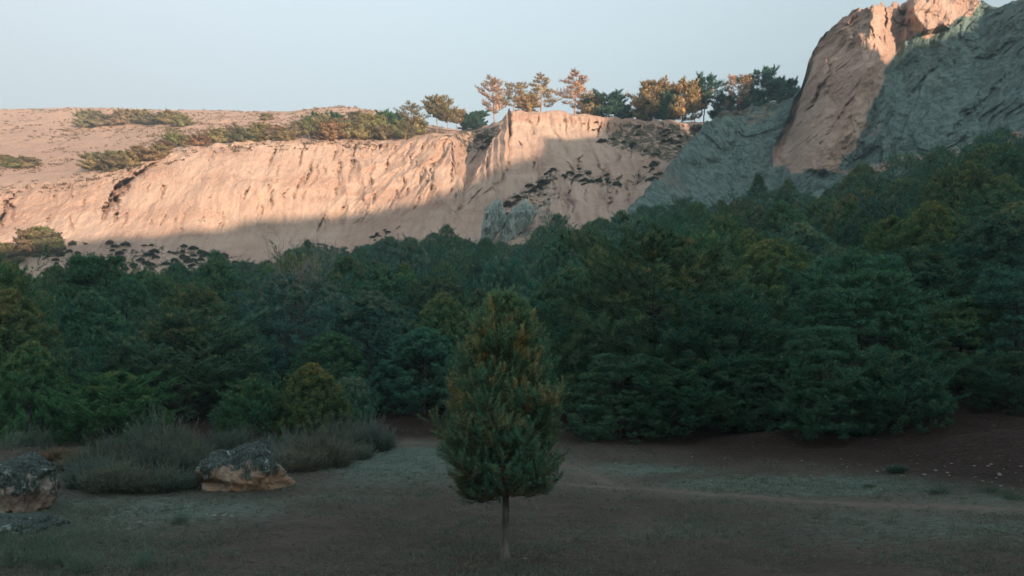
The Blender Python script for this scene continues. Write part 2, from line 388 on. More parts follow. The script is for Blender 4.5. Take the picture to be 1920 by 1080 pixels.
    spur = ridged((X+.5*(Z-60)*gul+wv)/17, Z/70, 3, 2, .6); disp += spur*face*(.5+1.7*gul*(1-sst(U, 860, 900))+.6*bad)
    disp += np.maximum(0, ridged((X-.6*Z+wv*2)/9, Z/20, 12, 4, .6)-.45)*face*.9*sst(fbm(X/24, Z/20, 15, 2), .0, .4)*(.4+gul)
    disp += flute*face*(.30+1.35*gul+.7*bad)*(1-.55*np.exp(-((U-460)/190)**2))
    lobe = np.abs(np.sin((U-1068+.15*(Y-330)+wv*1.5)/62*math.pi))**.6
    win = sst(Y, 296, 330)*(1-sst(Y, 396, 425))
    disp += bad*win*(lobe*5.5-3+fan*.9)
    disp += fin*face*(.13+.75*gul*(.6+.6*fbm(X/18, Z/18, 7, 2))+1.35*bad*sst(Y, 270, 330))
    disp += fbm(X/3, Z/5, D/3, 4, .55)*(.22*face+.25)
    disp += fbm(X/40, D/40, 9, 4)*4*hill*sst(S, 7.3, 8.5)*(1-sst(S, 8.6, 9))
    # deep clefts in the lit face
    for pts, wd, dp in (([(262, 322), (222, 352), (202, 388), (186, 420)], 7, 11), ([(300, 300), (246, 335), (222, 372), (212, 425)], 5, 9), ([(240, 350), (236, 366)], 2.5, 3),
                        ([(30, 362), (8, 392), (-2, 430)], 6, 8), ([(95, 400), (88, 418)], 3, 4), ([(165, 365), (155, 393)], 2, 3), ([(850, 262), (846, 330), (838, 350)], 3, 4), ([(830, 290), (808, 320), (806, 350)], 3, 4),
                        ([(730, 290), (716, 330)], 2.5, 3), ([(765, 350), (756, 372)], 2.5, 3), ([(607, 305), (605, 330)], 2, 2)):
        disp -= crack(U, Y, pts, wd)*dp
    for pts, wd, dp in (([(1074, 330), (1070, 365), (1074, 405)], 3, 7), ([(1105, 340), (1098, 375), (1100, 395)], 2, 3), ([(1142, 330), (1140, 365), (1143, 400)], 4, 7), ([(1165, 322), (1152, 350)], 3, 4),
                        ([(1175, 335), (1178, 385)], 2.5, 4), ([(1120, 300), (1134, 335)], 3, 4), ([(1090, 290), (1080, 325)], 3, 4), ([(1160, 285), (1150, 315)], 3, 3), ([(1200, 300), (1190, 360)], 3, 4), ([(1050, 345), (1046, 380)], 2, 3), ([(1028, 370), (1030, 420)], 2, 2.5),
                        ([(1060, 295), (1075, 330)], 2.5, 3), ([(905, 350), (880, 380), (850, 400)], 3, 2.5), ([(960, 300), (940, 340), (900, 370)], 4, 3), ([(640, 290), (632, 350), (620, 380)], 3, 3), ([(660, 300), (652, 345)], 2.5, 3), ([(700, 300), (690, 360)], 3, 3), ([(520, 300), (515, 350)], 2, 1.5)):
        disp -= crack(U, Y, pts, wd)*dp
    rk = random.Random(12)
    for i in range(150):
        u0 = rk.uniform(20, 1320) if i % 3 else rk.uniform(560, 880); rim_y = float(np.interp(u0, [0, 200, 300, 450, 750, 850, 950, 1150, 1330], [352, 328, 292, 268, 264, 252, 300 if u0 < 950 else 210, 221, 230]))
        low = float(np.interp(u0, [0, 300, 600, 850, 1000, 1330], [430, 430, 420, 380, 390, 370])); y0 = rk.uniform(rim_y+3, low-15) if rk.random() < .6 else rim_y+rk.uniform(2, 8); L = rk.uniform(10, 48)
        ln = -rk.uniform(.15, .5) if 200 < u0 < 900 else rk.uniform(-.25, .15); pts = [(u0, y0), (u0+ln*L*.5+rk.uniform(-3, 3), y0+L*.5), (u0+ln*L, y0+L)]
        j = np.nonzero(abs(u-u0) < 45)[0]
        if len(j): disp[:, j] -= crack(U[:, j], Y[:, j], pts, rk.uniform(1.0, 2.3))*rk.uniform(1.2, 3.4)*(face[:, :1] if face.shape[1] == 1 else face[:, j])
    # slope rib running down to the pinnacles
    disp += crack(U, Y, [(1040, 318), (985, 372), (930, 410)], 22)*5
    disp += crack(U, Y, [(1045, 330), (1060, 400)], 12)*2.5
    D2 = D-disp; X = (U-CX)/F*D2; Z = CAMH+(HY-Y)/F*D2
    Z = Z+hill*(1-sst(S, 8.8, 9.0)*0)*fbm(X/9, D2/9, 4, 4)*.8*(1-.6*sst(S, 8.5, 9))+np.exp(-((S-7)/.12)**2)*fbm(X/3.5, D2/5, 6, 4)*1.0
    X = X+face*fbm(Z/4, X/9, 8, 3)*.6
    # surface types
    scree = softmask(U, Y, [(-700, 455), (60, 480), (230, 446), (330, 452), (500, 492), (700, 455), (760, 425), (860, 440), (860, 620), (-700, 620)], 3)
    veg = softmask(U, Y, [(80, 480), (250, 452), (420, 462), (500, 490), (500, 560), (60, 560)], 5)*.55
    veg = np.maximum(veg, softmask(U, Y, [(1120, 262), (1170, 228), (1350, 232), (1350, 310), (1250, 305), (1180, 290)], 5)*.74)
    veg = np.maximum(veg, softmask(U, Y, [(1045, 330), (1090, 312), (1130, 322), (1170, 330), (1240, 300), (1245, 335), (1165, 362), (1120, 350), (1060, 345)], 4)*.56)
    veg = np.maximum(veg, softmask(U, Y, [(1050, 308), (1050, 330), (1000, 372), (955, 396), (930, 400), (925, 385), (985, 350)], 4)*.72)
    veg = np.maximum(veg, softmask(U, Y, [(850, 250), (945, 232), (920, 285), (870, 290)], 4)*.7)
    veg = np.maximum(veg, hill*.50*(.6+.6*fbm(X/14, D2/14, 2, 3)))
    rimv = sst(S, 6.2, 6.8)*(1-sst(S, 6.98, 7.05))*(U < 870)*(.32+.35*fbm(X/8, Z/8, 4, 3)); veg = np.maximum(veg, rimv)
    veg = np.maximum(veg, face*(.30*sst(fbm(X/10, Z/7, 21, 3), .25, .6)))
    soil = np.clip(face*.6*sst(fbm(X/20, Z/6, 31, 4), .15, .7)+face*sst(-fin, -.1, 1.2)*.55*(.3+gul+bad)+hill*.8+sst(S, 6.1, 6.6)*.5*sst(U, 860, 900)+.5*softmask(U, Y, [(-700, 370), (0, 330), (200, 340), (330, 300), (330, 330), (160, 400), (-100, 440), (-700, 450)], 8), 0, 1)
    grey = softmask(U, Y, [(985, 388), (1040, 330), (1045, 350), (1035, 470), (960, 470)], 8)*.45
    V3 = np.stack([X, D2, Z], -1)
    o = mesh_np('hills', V3.reshape(-1, 3), grid_faces(*Y.shape), M_rock, None, True, {'grey': grey, 'veg': veg, 'soil': soil})
    structure(o); return V3, s, u
HV, HS, HU = build_hills()

def build_mountain():
    T = { # u: foot, low, mid, skyline
     1175: ((445, 150), (425, 158), (410, 166), (395, 172)),
     1240: ((420, 152), (392, 166), (360, 182), (328, 196)),
     1290: ((405, 154), (368, 172), (320, 196), (268, 216)),
     1340: ((395, 156), (350, 176), (290, 205), (214, 232)),
     1400: ((385, 158), (345, 180), (285, 208), (201, 238)),
     1460: ((375, 158), (330, 182), (270, 208), (196, 240)),
     1482: ((370, 158), (318, 184), (262, 205), (186, 238)),
     1502: ((365, 158), (310, 184), (250, 204), (160, 226)),
     1522: ((362, 157), (305, 184), (230, 204), (98, 222)),
     1527: ((362, 157), (305, 184), (230, 202), (86, 221)),
     1548: ((360, 156), (300, 182), (200, 200), (62, 219)),
     1590: ((356, 155), (295, 180), (180, 198), (26, 216)),
     1640: ((352, 154), (290, 176), (150, 200), (9, 214)),
     1684: ((348, 152), (285, 174), (140, 202), (13, 221)),
     1704: ((346, 151), (282, 172), (140, 203), (1, 222)),
     1750: ((342, 149), (275, 170), (130, 204), (-14, 222)),
     1800: ((336, 146), (268, 168), (130, 203), (-8, 222)),
     1845: ((330, 143), (260, 165), (130, 198), (5, 220)),
     1875: ((325, 140), (252, 160), (125, 192), (14, 212)),
     1920: ((318, 136), (245, 155), (115, 184), (3, 204)),
     2000: ((300, 128), (225, 146), (95, 172), (-35, 195)),
     2200: ((270, 112), (190, 128), (40, 152), (-120, 178)),
     2700: ((230, 90), (140, 102), (-20, 126), (-200, 155))}
    ft = lambda x: float(np.interp(x, [1175, 1240, 1340, 1460, 1522, 1640, 1750, 1920, 2000, 2200, 2700], [158, 172, 196, 204, 192, 182, 174, 158, 150, 132, 104]))
    T = {x: tuple((c[0], f0+(v[3][1]-f0)*k) for c, k in zip(v, (0, .33, .68, 1))) for x, v in T.items() for f0 in (ft(x),)}
    us = sorted(T); u = np.linspace(1176, 2680, 900); u = np.concatenate([np.linspace(1176, 1960, 520), np.linspace(1962, 2690, 160)])
    tabs = [[] for _ in range(7)]
    for x in us:
        f, l, m, s = T[x]; b = (s[0]+30, s[1]+18); b2 = (s[0]+150, s[1]+80)
        for i, v in enumerate(((f[0]+70, f[1]-14), f, l, m, s, b, b2)): tabs[i].append(v)
    Y, D, s = profile(us, tabs, u, (10, 60, 90, 130, 16, 10))
    U = np.broadcast_to(u, Y.shape); S = s[:, None]
    D = box(box(D, 8, 0), 3, 1)
    X = (U-CX)/F*D; Z = CAMH+(HY-Y)/F*D
    top = 1-sst(S, 3.95, 4.05)
    creamP = [(1450, 300), (1462, 262), (1482, 222), (1500, 165), (1520, 120), (1522, 60), (1560, -60), (1860, -60), (1840, 12), (1790, 45), (1740, 70), (1700, 72), (1690, 90), (1662, 130), (1650, 175), (1630, 210), (1605, 265), (1560, 318), (1500, 318), (1462, 312)]
    cream = softmask(U+fbm(U/11, Y/26, 3, 4)*9, Y+fbm(U/9, Y/30, 5, 3)*16, creamP, 7)
    faceP = [(1450, 300), (1462, 262), (1482, 222), (1500, 165), (1520, 120), (1522, 40), (1700, -60), (1690, 90), (1640, 215), (1600, 300), (1560, 325), (1462, 312)]
    fm = softmask(U, Y, faceP, 4)
    disp = fbm(X/28, Z/28, 3, 4)*3*top
    # cream buttress: faces left up to its nose, then turns to the right
    nose = np.interp(Y, [0, 100, 200, 320], [1636, 1628, 1600, 1540])
    t = U-nose
    disp += fm*(7+np.where(t < 0, t*.115, -t*.20))
    disp += softmask(U, Y, [(1702, -60), (1708, 30), (1735, 62), (1780, 50), (1850, 12), (1850, -60)], 4)*(6-.03*(U-1708))
    disp -= crack(U, Y, [(1657, 8), (1660, 40), (1656, 85)], 3)*3.0
    disp -= crack(U, Y, [(1693, 10), (1700, 60)], 9)*4
    # slabs: creases running from upper right to lower left
    q = (X*.80-Z*.62); p = (X*.62+Z*.80)
    q2 = q+fbm(X/20, Z/20, 5, 3)*4
    disp += ridged(q2/15, p/70, 4, 4, .5)*2.6*top*(1-.5*fm)
    disp += ridged(q2/4.2, p/26, 6, 4, .55)*.5*top
    disp += (np.floor(vn(q2/9, p/60, 2)*3+.5)*1.1)*top*(1-fm)*.8
    q3 = X*.94-Z*.34+fbm(X/9, Z/9, 5, 3)*2.5
    disp += ridged(q3/3.4, (X*.34+Z*.94)/24, 9, 4, .55)*fm*1.1
    disp += fbm(q/3.5, p/9, D/9, 5, .6)*.6*top
    disp += fbm(X/1.5, Z/1.5, D/1.5, 3, .6)*.3*top
    for pts, wd, dp in (([(1900, 130), (1830, 205), (1795, 235), (1775, 268)], 6, 4.4), ([(1760, 120), (1735, 145), (1700, 190)], 4, 4), ([(1545, 90), (1560, 140), (1520, 200), (1500, 230)], 4, 3),
                        ([(1620, 150), (1590, 200), (1560, 240), (1530, 290)], 4, 3), ([(1560, 120), (1530, 190), (1490, 250), (1480, 290)], 4, 2.5), ([(1605, 240), (1570, 290)], 4, 3), ([(1920, 60), (1860, 110), (1800, 110)], 5, 3),
                        ([(1400, 215), (1385, 260), (1370, 300)], 7, 4), ([(1690, 160), (1660, 230), (1645, 260)], 5, 3)):
        disp -= crack(U, Y, pts, wd*1.3)*dp*.5
    D2 = D-disp; X = (U-CX)/F*D2; Z = CAMH+(HY-Y)/F*D2
    rim = np.exp(-((S-4)/.10)**2); Z = Z+rim*fbm(X/2.6, D2/9, 3, 4)*1.3
    grey = 1-cream
    rust = softmask(U, Y, [(1560, 322), (1700, 290), (1920, 240), (1920, 275), (1740, 310), (1600, 335)], 5)
    rust = np.maximum(rust, softmask(U, Y, [(1630, 225), (1660, 225), (1650, 262), (1625, 260)], 4)*.8)
    rust = np.maximum(rust, softmask(U, Y, [(1345, 212), (1470, 198), (1450, 225), (1400, 240), (1370, 225)], 5)*.8)
    grey = np.clip(grey-.55*rust, 0, 1)
    grey = np.clip(grey-.6*softmask(U, Y, [(1440, 330), (1452, 260), (1475, 225), (1470, 340)], 4)*.6, 0, 1)
    veg = np.clip(rust*.5+.35*softmask(U, Y, [(1780, 60), (1920, 20), (1920, 75), (1830, 120), (1740, 150)], 6)+.5*rim*sst(U, 1700, 1720)+rim*.6*(1-sst(U, 1600, 1640)), 0, 1)
    stra = ridged(q3/5.5, (X*.34+Z*.94)/40, 9, 4, .6)
    soil = np.clip(rust*.7+rim*.3+cream*sst(stra, .35, 1.2)*.75, 0, 1)
    V3 = np.stack([X, D2, Z], -1)
    o = mesh_np('mountain', V3.reshape(-1, 3), grid_faces(*Y.shape), M_rock, None, True, {'grey': grey, 'veg': veg, 'soil': soil})
    structure(o); return V3, s, u
MV, MS, MU = build_mountain()

# the ridge behind the camera whose evening shadow lies on everything below the lit rocks
def build_ridge():
    sh = np.array([math.sin(R(SAZ)), math.cos(R(SAZ))]); pp = np.array([-sh[1], sh[0]]); te = math.tan(R(SEL)); Tm = 260.
    B = [(-600, 520, 235), (-300, 505, 238), (0, 478, 240), (60, 470, 242), (150, 452, 244), (300, 440, 246), (330, 432, 247), (420, 428, 250), (470, 412, 251), (560, 405, 253), (700, 398, 252), (800, 378, 250),
         (880, 345, 254), (940, 312, 262), (1000, 304, 262), (1008, 264, 268), (1100, 256, 268)]
    Tc = lambda q: Tm-165*sst(q, 126, 142)
    q, h = [], []
    def add(u, y, d, dq=0, dz=0):
        P = np.array(AT(u, y, d)); Q = float(P[:2]@pp)+dq; q.append(Q); h.append(P[2]+dz+(float(Tc(Q))-P[:2]@sh)*te)
    for v in B: add(*v)
    add(1118, 252, 268); add(1140, 240, 272); add(1146, 205, 274); add(1215, 205, 274, 0, 2)
    add(1650, 112, 206, -3); add(1650, 112, 206, 3); add(1770, 60, 206)
    q += [300, 420, 700]; h += [140, 150, 110]; q = [-900, -500]+q; h = [25, h[0]-14]+h
    print('RIDGE', [(round(a), round(b)) for a, b in zip(q, h)])
    i = np.argsort(q); q = np.array(q)[i]; h = np.array(h)[i]
    Q = np.linspace(-900, 700, 420); H = np.interp(Q, q, h)
    tt = np.array([120, 150, 180, 205, 225, 240, 250, 256, 260, 264, 275, 300, 360, 450]); k = np.array([-.05, .06, .22, .42, .62, .78, .9, .97, 1, .97, .88, .7, .35, -.05])
    TT, QQ = np.meshgrid(tt, Q, indexing='ij'); ZZ = k[:, None]*H[None]
    ZZ = ZZ+np.where(abs(TT-260) < 1, fbm(QQ/9, 0*QQ, 1, 3)*.5, fbm(QQ/22, TT/22, 1, 4)*3-(abs(TT-260) < 30)*2.0)
    TC = Tc(QQ); TT = TC+(TT-260)*(1-.52*sst(QQ, 126, 142))
    X = sh[0]*TT+pp[0]*QQ; Yy = sh[1]*TT+pp[1]*QQ
    n = ZZ.size
    at = {'grey': np.full(n, .75), 'veg': np.full(n, .5), 'soil': np.full(n, .3)}
    structure(mesh_np('hills', np.stack([X, Yy, ZZ], -1).reshape(-1, 3), grid_faces(*ZZ.shape), M_rock, None, True, at))
build_ridge()

# ------------------------------------------------------------------ foliage generators
def unit(v): return v/np.maximum(np.linalg.norm(v, axis=-1, keepdims=True), 1e-9)
def blades(P, Dr, L, W, tip):
    n = len(P); s = unit(np.cross(Dr, RNG.normal(size=(n, 3)))); L = np.broadcast_to(L, (n,))[:, None]; W = np.broadcast_to(W, (n,))[:, None]
    V = np.stack([P-s*W/2, P+s*W/2, P+Dr*L], 1).reshape(-1, 3)
    return V, np.arange(3*n).reshape(-1, 3), np.repeat(tip, 3)
def tufts(P, A, k, L, W, spread, tip):
    P2 = np.repeat(P, k, 0); A2 = np.repeat(A, k, 0); t2 = np.repeat(tip, k)
    Dr = unit(A2+RNG.normal(size=P2.shape)*spread); n = len(P2)
    return blades(P2+RNG.normal(size=P2.shape)*L*.12, Dr, L*RNG.uniform(.7, 1.25, n), W*RNG.uniform(.7, 1.3, n), t2)
def wind(V, Fc, N):
    """turn each blade so that its face looks the way its shading normal does"""
    T = V.reshape(-1, 3, 3); g = np.cross(T[:, 1]-T[:, 0], T[:, 2]-T[:, 0]); fl = (g*N.reshape(-1, 3, 3)[:, 0]).sum(1) < 0
    Fc = Fc.copy(); Fc[fl] = Fc[fl][:, ::-1]; return Fc
def tubes(lines, sides=5):
    """lines: list of (points Nx3, radii N)"""
    V, Fs = [], []; off = 0; a = np.arange(sides)/sides*2*math.pi
    for P, r in lines:
        P = np.asarray(P, float); r = np.asarray(r, float); T = unit(np.gradient(P, axis=0)); ref = np.where(abs(T[:, 2:3]) > .9, [[1., 0, 0]], [[0, 0, 1.]])
        s = unit(np.cross(T, ref)); b = np.cross(T, s)
        ring = P[:, None]+(s[:, None]*np.cos(a)[None, :, None]+b[:, None]*np.sin(a)[None, :, None])*r[:, None, None]
        V.append(ring.reshape(-1, 3)); Fs.append(grid_faces(len(P), sides, True)+off); off += len(P)*sides
    return np.concatenate(V), np.concatenate(Fs)

def skeleton(H, Rr, prof, h0=.05, nb=60, nsub=12, up=.5, droop=0., trunk_r=.14, lean=.03, jit=.25, per=5, seed=1, stretch=1.0):
    rs = np.random.default_rng(seed)
    n = 14; z = np.linspace(0, 1, n); tr = np.stack([np.cumsum(rs.normal(size=n))*lean*H/6, np.cumsum(rs.normal(size=n))*lean*H/6, z*H], -1); tr[:, :2] -= tr[0, :2]
    lines = [(tr, trunk_r*(1-z*.93)+.006)]; TP, TA, TS = [], [], []
    for i in range(nb):
        h = h0+(.98-h0)*((i+.5)/nb)**stretch; h = min(.985, h+rs.normal()*.012)
        az = i*2.39996+rs.normal()*.35; L = Rr*prof(h)*(1+rs.normal()*jit); L = max(L, .12*Rr)
        o = np.array([np.interp(h*H, tr[:, 2], tr[:, k]) for k in (0, 1)]+[h*H])
        t = np.linspace(0, 1, 9)[:, None]; d = np.array([math.cos(az), math.sin(az), 0])
        upn = up*(1+rs.normal()*.3)
        side = np.array([-d[1], d[0], 0])*rs.normal()*.18
        P = o+L*(t*d+(t*t)*side)+np.array([0, 0, 1])*L*(upn*t**1.6-droop*np.sin(t*math.pi)*.6)
        P += np.cumsum(rs.normal(size=P.shape), 0)*L*.012
        lines.append((P, max(.012, trunk_r*.32*(1-h*.5))*(1-t[:, 0]*.85)*min(1, L/Rr+.3)))
        ns = max(3, int(nsub*L/Rr+2))
        for j in range(ns):
            tt = .28+.72*(j+rs.random())/ns; b = np.array([np.interp(tt, t[:, 0], P[:, k]) for k in range(3)])
            sa = (1 if j % 2 else -1)*rs.uniform(.5, 1.15); ca, sa_ = math.cos(sa), math.sin(sa)
            dd = np.array([d[0]*ca-d[1]*sa_, d[0]*sa_+d[1]*ca, rs.uniform(.1, .7)+up*.4]); dd /= np.linalg.norm(dd)
            l = L*rs.uniform(.20, .42)*(1.25-tt*.75); m = per
            q = np.linspace(.25, 1, m)[:, None]; Q = b+dd*l*q+np.array([0, 0, 1])*l*.25*q**2
            TP.append(Q); TA.append(np.repeat(unit(dd+np.array([0, 0, .55]))[None], m, 0)); TS.append(q[:, 0]*.5+.5*tt)
    # leader
    m = 8; Q = tr[-1]+np.stack([np.zeros(m), np.zeros(m), np.linspace(-.08, .03, m)*H], -1); TP.append(Q); TA.append(np.tile([0, 0, 1.], (m, 1))); TS.append(np.ones(m))
    return lines, np.concatenate(TP), np.concatenate(TA), np.concatenate(TS)
def make_tree(name, mleaf, mbark, k=13, L=.18, W=.036, spread=.75, tipf=None, puffs=0, shelf=False, **kw):
    lines, P, A, S = skeleton(**kw)
    root = empty(name, (0, -50, 0))
    V, Fc = tubes(lines); t = mesh_np('trunk', V, Fc, mbark, root, True)
    NC = P-np.array([0, 0, kw['H']*.42])
    if puffs:
        r = np.random.default_rng(kw['seed']+100); Hh, Rr, pr = kw['H'], kw['Rr'], kw['prof']
        hs_ = r.uniform(.03, 1.0, puffs)**.95
        if shelf: hs_ = np.round(hs_*8)/8+r.normal(size=puffs)*.03
        hs_ = np.clip(hs_, .03, .99); az = r.uniform(0, 2*math.pi, puffs)
        rad = np.array([pr(h) for h in hs_])*Rr*np.clip(1+.22*fbm(np.cos(az)*1.6+9, np.sin(az)*1.6, hs_*3, 3), .7, 1.2)*np.where(r.uniform(0, 1, puffs) < .22, .62, .93)
        C = np.stack([rad*np.cos(az), rad*np.sin(az), hs_*Hh], -1); out = unit(C-np.array([0, 0, Hh*.40])); pr_ = r.uniform(.17, .36, puffs)*(1.3 if shelf else 1); m = 22
        d = unit(r.normal(size=(puffs, m, 3))+out[:, None]*.75+np.array([0, 0, .45])); sc_ = np.array([1, 1, .6]) if shelf else np.array([.85, .85, 1.35])
        Q = (C[:, None]+d*pr_[:, None, None]*sc_*r.uniform(.55, 1.05, (puffs, m, 1))).reshape(-1, 3)
        A2 = unit(d*.7+np.array([0, 0, .65])+out[:, None]*.25).reshape(-1, 3)
        P = np.concatenate([P, Q]); A = np.concatenate([A, A2]); S = np.concatenate([S*.6, np.clip(.45+.6*d[..., 2].reshape(-1), 0, 1)]); NC = np.concatenate([NC, (d*1.3+out[:, None]*.8).reshape(-1, 3)*3])
    tip = tipf(P, S) if tipf else np.clip(RNG.normal(size=len(P))*.12+.05, 0, 1)
    V, Fc, ta = tufts(P, A, k, L, W, spread, tip)
    Hh = kw['H']; n = len(P); N = unit(NC)*.85+A*.35+np.array([0, 0, .2])
    N = np.repeat(unit(N), 3*k, 0); N = unit(N+np.repeat(RNG.normal(size=(n*k, 3))*.38, 3, 0)); Fc = wind(V, Fc, N)
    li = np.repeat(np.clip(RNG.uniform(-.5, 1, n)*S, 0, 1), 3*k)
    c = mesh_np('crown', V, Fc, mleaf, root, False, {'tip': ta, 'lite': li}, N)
    CROWN[c.name] = (V.reshape(-1, 3, 3), ta.reshape(-1, 3)[:, 0], li.reshape(-1, 3)[:, 0], N.reshape(-1, 3, 3)[:, 0])
    KIDS[root.name] = [t, c]
    return root
pdome = lambda h: max(0, 1-h**2.5)**.72*(.80+.20*min(1, h/.25))+.02
dome = lambda h: (1-max(0, (h-.35)/.65)**2.4)**.5*(.72+.28*min(1, h/.35))
cone = lambda h: (1-h)**.72*1.15+.03
oval = lambda h: math.sin(math.pi*min(1, max(0, h*.86+.10)))**.6
layer = lambda h: (1-h*.85)**.5*1.05 if h > .12 else .95
umb = lambda h: math.sin(math.pi*min(1, max(.02, (h-.45)/.58)))**.6 if h > .45 else .1
def tipY(P, S):   # yellowish shoot tips high in the crown
    z = P[:, 2]/P[:, 2].max(); return np.clip((S-.55)*1.2*sst(z, .3, .95)*RNG.uniform(.1, 1.2, len(S))+.02, 0, .9)
# six kinds of forest pine, 7 m tall and 6 m wide before scaling
FOREST = [
 make_tree('pine_tree', M_leaf, M_bark, H=7, Rr=3.0, prof=pdome, nb=46, nsub=8, up=.4, seed=21, puffs=430, k=13, L=.19, W=.022, tipf=tipY, jit=.12),
 make_tree('pine_tree', M_leaf, M_bark, H=7, Rr=2.9, prof=oval, nb=46, nsub=8, up=.6, seed=22, puffs=410, k=13, L=.19, W=.022, tipf=tipY, jit=.14),
 make_tree('pine_tree', M_leaf, M_bark, H=7, Rr=3.1, prof=pdome, nb=44, nsub=8, up=.25, droop=.12, seed=23, puffs=340, k=13, L=.19, W=.022, jit=.22),
 make_tree('pine_tree', M_leaf, M_bark, H=7, Rr=2.7, prof=cone, nb=50, nsub=8, up=.35, seed=24, puffs=400, k=13, L=.19, W=.022, jit=.15, tipf=tipY),
 make_tree('pine_tree', M_leaf, M_bark, H=7, Rr=3.1, prof=layer, nb=46, nsub=10, up=.12, droop=.16, seed=25, jit=.3, spread=.6, puffs=400, shelf=True, k=13, L=.19, W=.022),
]
FOREST.append(make_tree('pine_tree', M_leaf, M_bark, H=7, Rr=3.0, prof=pdome, nb=84, nsub=14, up=.62, seed=26, tipf=tipY, puffs=200, k=13, L=.20, W=.022, per=6, jit=.16, spread=.5))
SHAPE = ['rounded', 'upright', 'spreading', 'pointed', 'drooping', 'feathery']
TINTS = {'dark green': (.80, .95, .92), 'mid green': (1.15, 1.2, .95), 'pale bluish': (1.25, 1.35, 1.6), 'yellowish green': (1.5, 1.25, .85), 'brown-tipped': (1.4, 1.12, .95), 'deep bluish': (.80, 1.05, 1.15)}

def T_at(u, d, h, w, kind, tone, label=None, rz=None, group=None, cat='tree'):
    x = (u-CX)/F*d; z = float(ground_z(x, d))-.1
    tint = tuple(c*random.uniform(.9, 1.1) for c in TINTS[tone])
    if kind == 5: h *= .88
    o = place(FOREST[kind], (x, d, z), random.uniform(0, 6.28) if rz is None else rz, (w/5.8, w/5.8, h/7.2), tint)
    tag(o, label, cat, group); return o
def TT(u, ytop, d, wpx, kind, tone, label):
    x = (u-CX)/F*d; z = float(ground_z(x, d)); h = CAMH+(HY-ytop)/F*d-z; w = wpx*d/F
    T_at(u, d, h, w, kind, tone, label); front.append((x, d, w))
front = []
FR = [
 (15, 545, 38, 210, 0, 'yellowish green', 'big yellowish green pine cut by the left edge of the photo'),
 (125, 652, 35, 130, 1, 'deep bluish', 'small bluish green pine beside the big yellowish one at the left edge'),
 (185, 482, 56, 190, 4, 'dark green', 'dark layered pine whose top stands before the scrubby scree'),
 (215, 676, 32, 190, 5, 'mid green', 'bushy pine with candle-like shoot tips behind the grey brush, left of the boulder'),
 (60, 640, 33, 130, 0, 'mid green', 'mid green pine standing low at the left edge behind the pale grass'),
 (350, 552, 42, 270, 5, 'mid green', 'wide feathery pine above and behind the left end of the brush'),
 (300, 575, 47, 150, 3, 'dark green', 'dark pine between the wide feathery one and the dark layered one'),
 (470, 690, 33, 120, 5, 'mid green', 'small pine behind the lichened boulder'),
 (585, 680, 33, 140, 0, 'yellowish green', 'small yellow-green pine behind the long brush, right of the boulder'),
 (660, 705, 35, 95, 1, 'pale bluish', 'little pale pine at the right end of the long brush'),
 (560, 515, 54, 220, 1, 'pale bluish', 'grey-green pine with bare pale twigs in its top, left of the middle'),
 (440, 600, 45, 150, 2, 'deep bluish', 'bluish pine in the second row above the lichened boulder'),
 (695, 548, 46, 230, 0, 'deep bluish', 'broad round pine left of the lone young pine, in the second row'),
 (620, 620, 42, 160, 2, 'dark green', 'dark pine behind the small yellow-green one'),
 (795, 612, 42, 180, 2, 'deep bluish', 'spreading pine hanging over the dark hollow left of the lone pine'),
 (820, 520, 60, 150, 1, 'dark green', 'dark upright pine just left of the lone pine top'),
 (900, 545, 52, 160, 3, 'dark green', 'dark pointed pine directly behind the lone pine'),
 (985, 560, 48, 150, 5, 'dark green', 'dark spreading pine behind the right side of the lone pine'),
 (1075, 505, 46, 220, 0, 'dark green', 'dark round pine right of the lone pine top'),
 (1100, 590, 38, 210, 5, 'dark green', 'low dark pine over the bank right of the lone pine'),
 (1245, 392, 37, 360, 5, 'brown-tipped', 'tallest broad pine of the wood, brown-tipped, right of the lone pine'),
 (1350, 520, 33, 280, 5, 'dark green', 'dark feathery pine with long rising limbs under the tallest broad pine'),
 (1440, 452, 50, 190, 0, 'yellowish green', 'yellow-tipped pine right of the tallest broad pine'),
 (1610, 480, 31, 300, 4, 'deep bluish', 'bluish layered pine with flat shelves of needles over the right bank'),
 (1540, 610, 28, 190, 4, 'dark green', 'low dark pine in the gap at the foot of the bluish layered one'),
 (1720, 440, 44, 230, 5, 'dark green', 'dark spreading pine behind the bluish layered one'),
 (1800, 560, 31, 200, 4, 'mid green', 'mid green drooping pine above the stony bank'),
 (1905, 500, 30, 220, 4, 'deep bluish', 'bluish pine with shelving limbs cut by the right edge of the photo'),
 (1690, 640, 27, 170, 5, 'dark green', 'dark low pine at the top of the stony bank'),
 (1165, 660, 32, 190, 4, 'dark green', 'low dark layered pine reaching down to the bank right of the lone pine'),
 (1300, 650, 31, 220, 5, 'dark green', 'low feathery pine reaching down to the bank under the tallest broad pine'),
 (1430, 668, 30, 180, 4, 'dark green', 'low layered pine reaching down to the bank beside the bluish layered one'),
 (1905, 640, 27, 150, 5, 'dark green', 'low dark pine under the right edge of the wood'),
 (1800, 312, 62, 170, 1, 'brown-tipped', 'tall rounded brown-tipped pine high at the upper right of the wood'),
 (1615, 362, 72, 140, 1, 'brown-tipped', 'round brown-tipped pine below the cream rock face'),
 (1392, 380, 84, 115, 1, 'brown-tipped', 'round grey-brown pine below the foot of the grey rock slope'),
 (1500, 420, 62, 170, 0, 'pale bluish', 'pale round pine behind the yellow-tipped one'),
 (1880, 400, 44, 220, 0, 'dark green', 'dark round pine at the right edge below the tall brown-tipped one'),
 (1060, 512, 78, 85, 1, 'pale bluish', 'pale grey-green pine with silvery twigs above the lone pine'),
]
for a in FR: TT(*a)
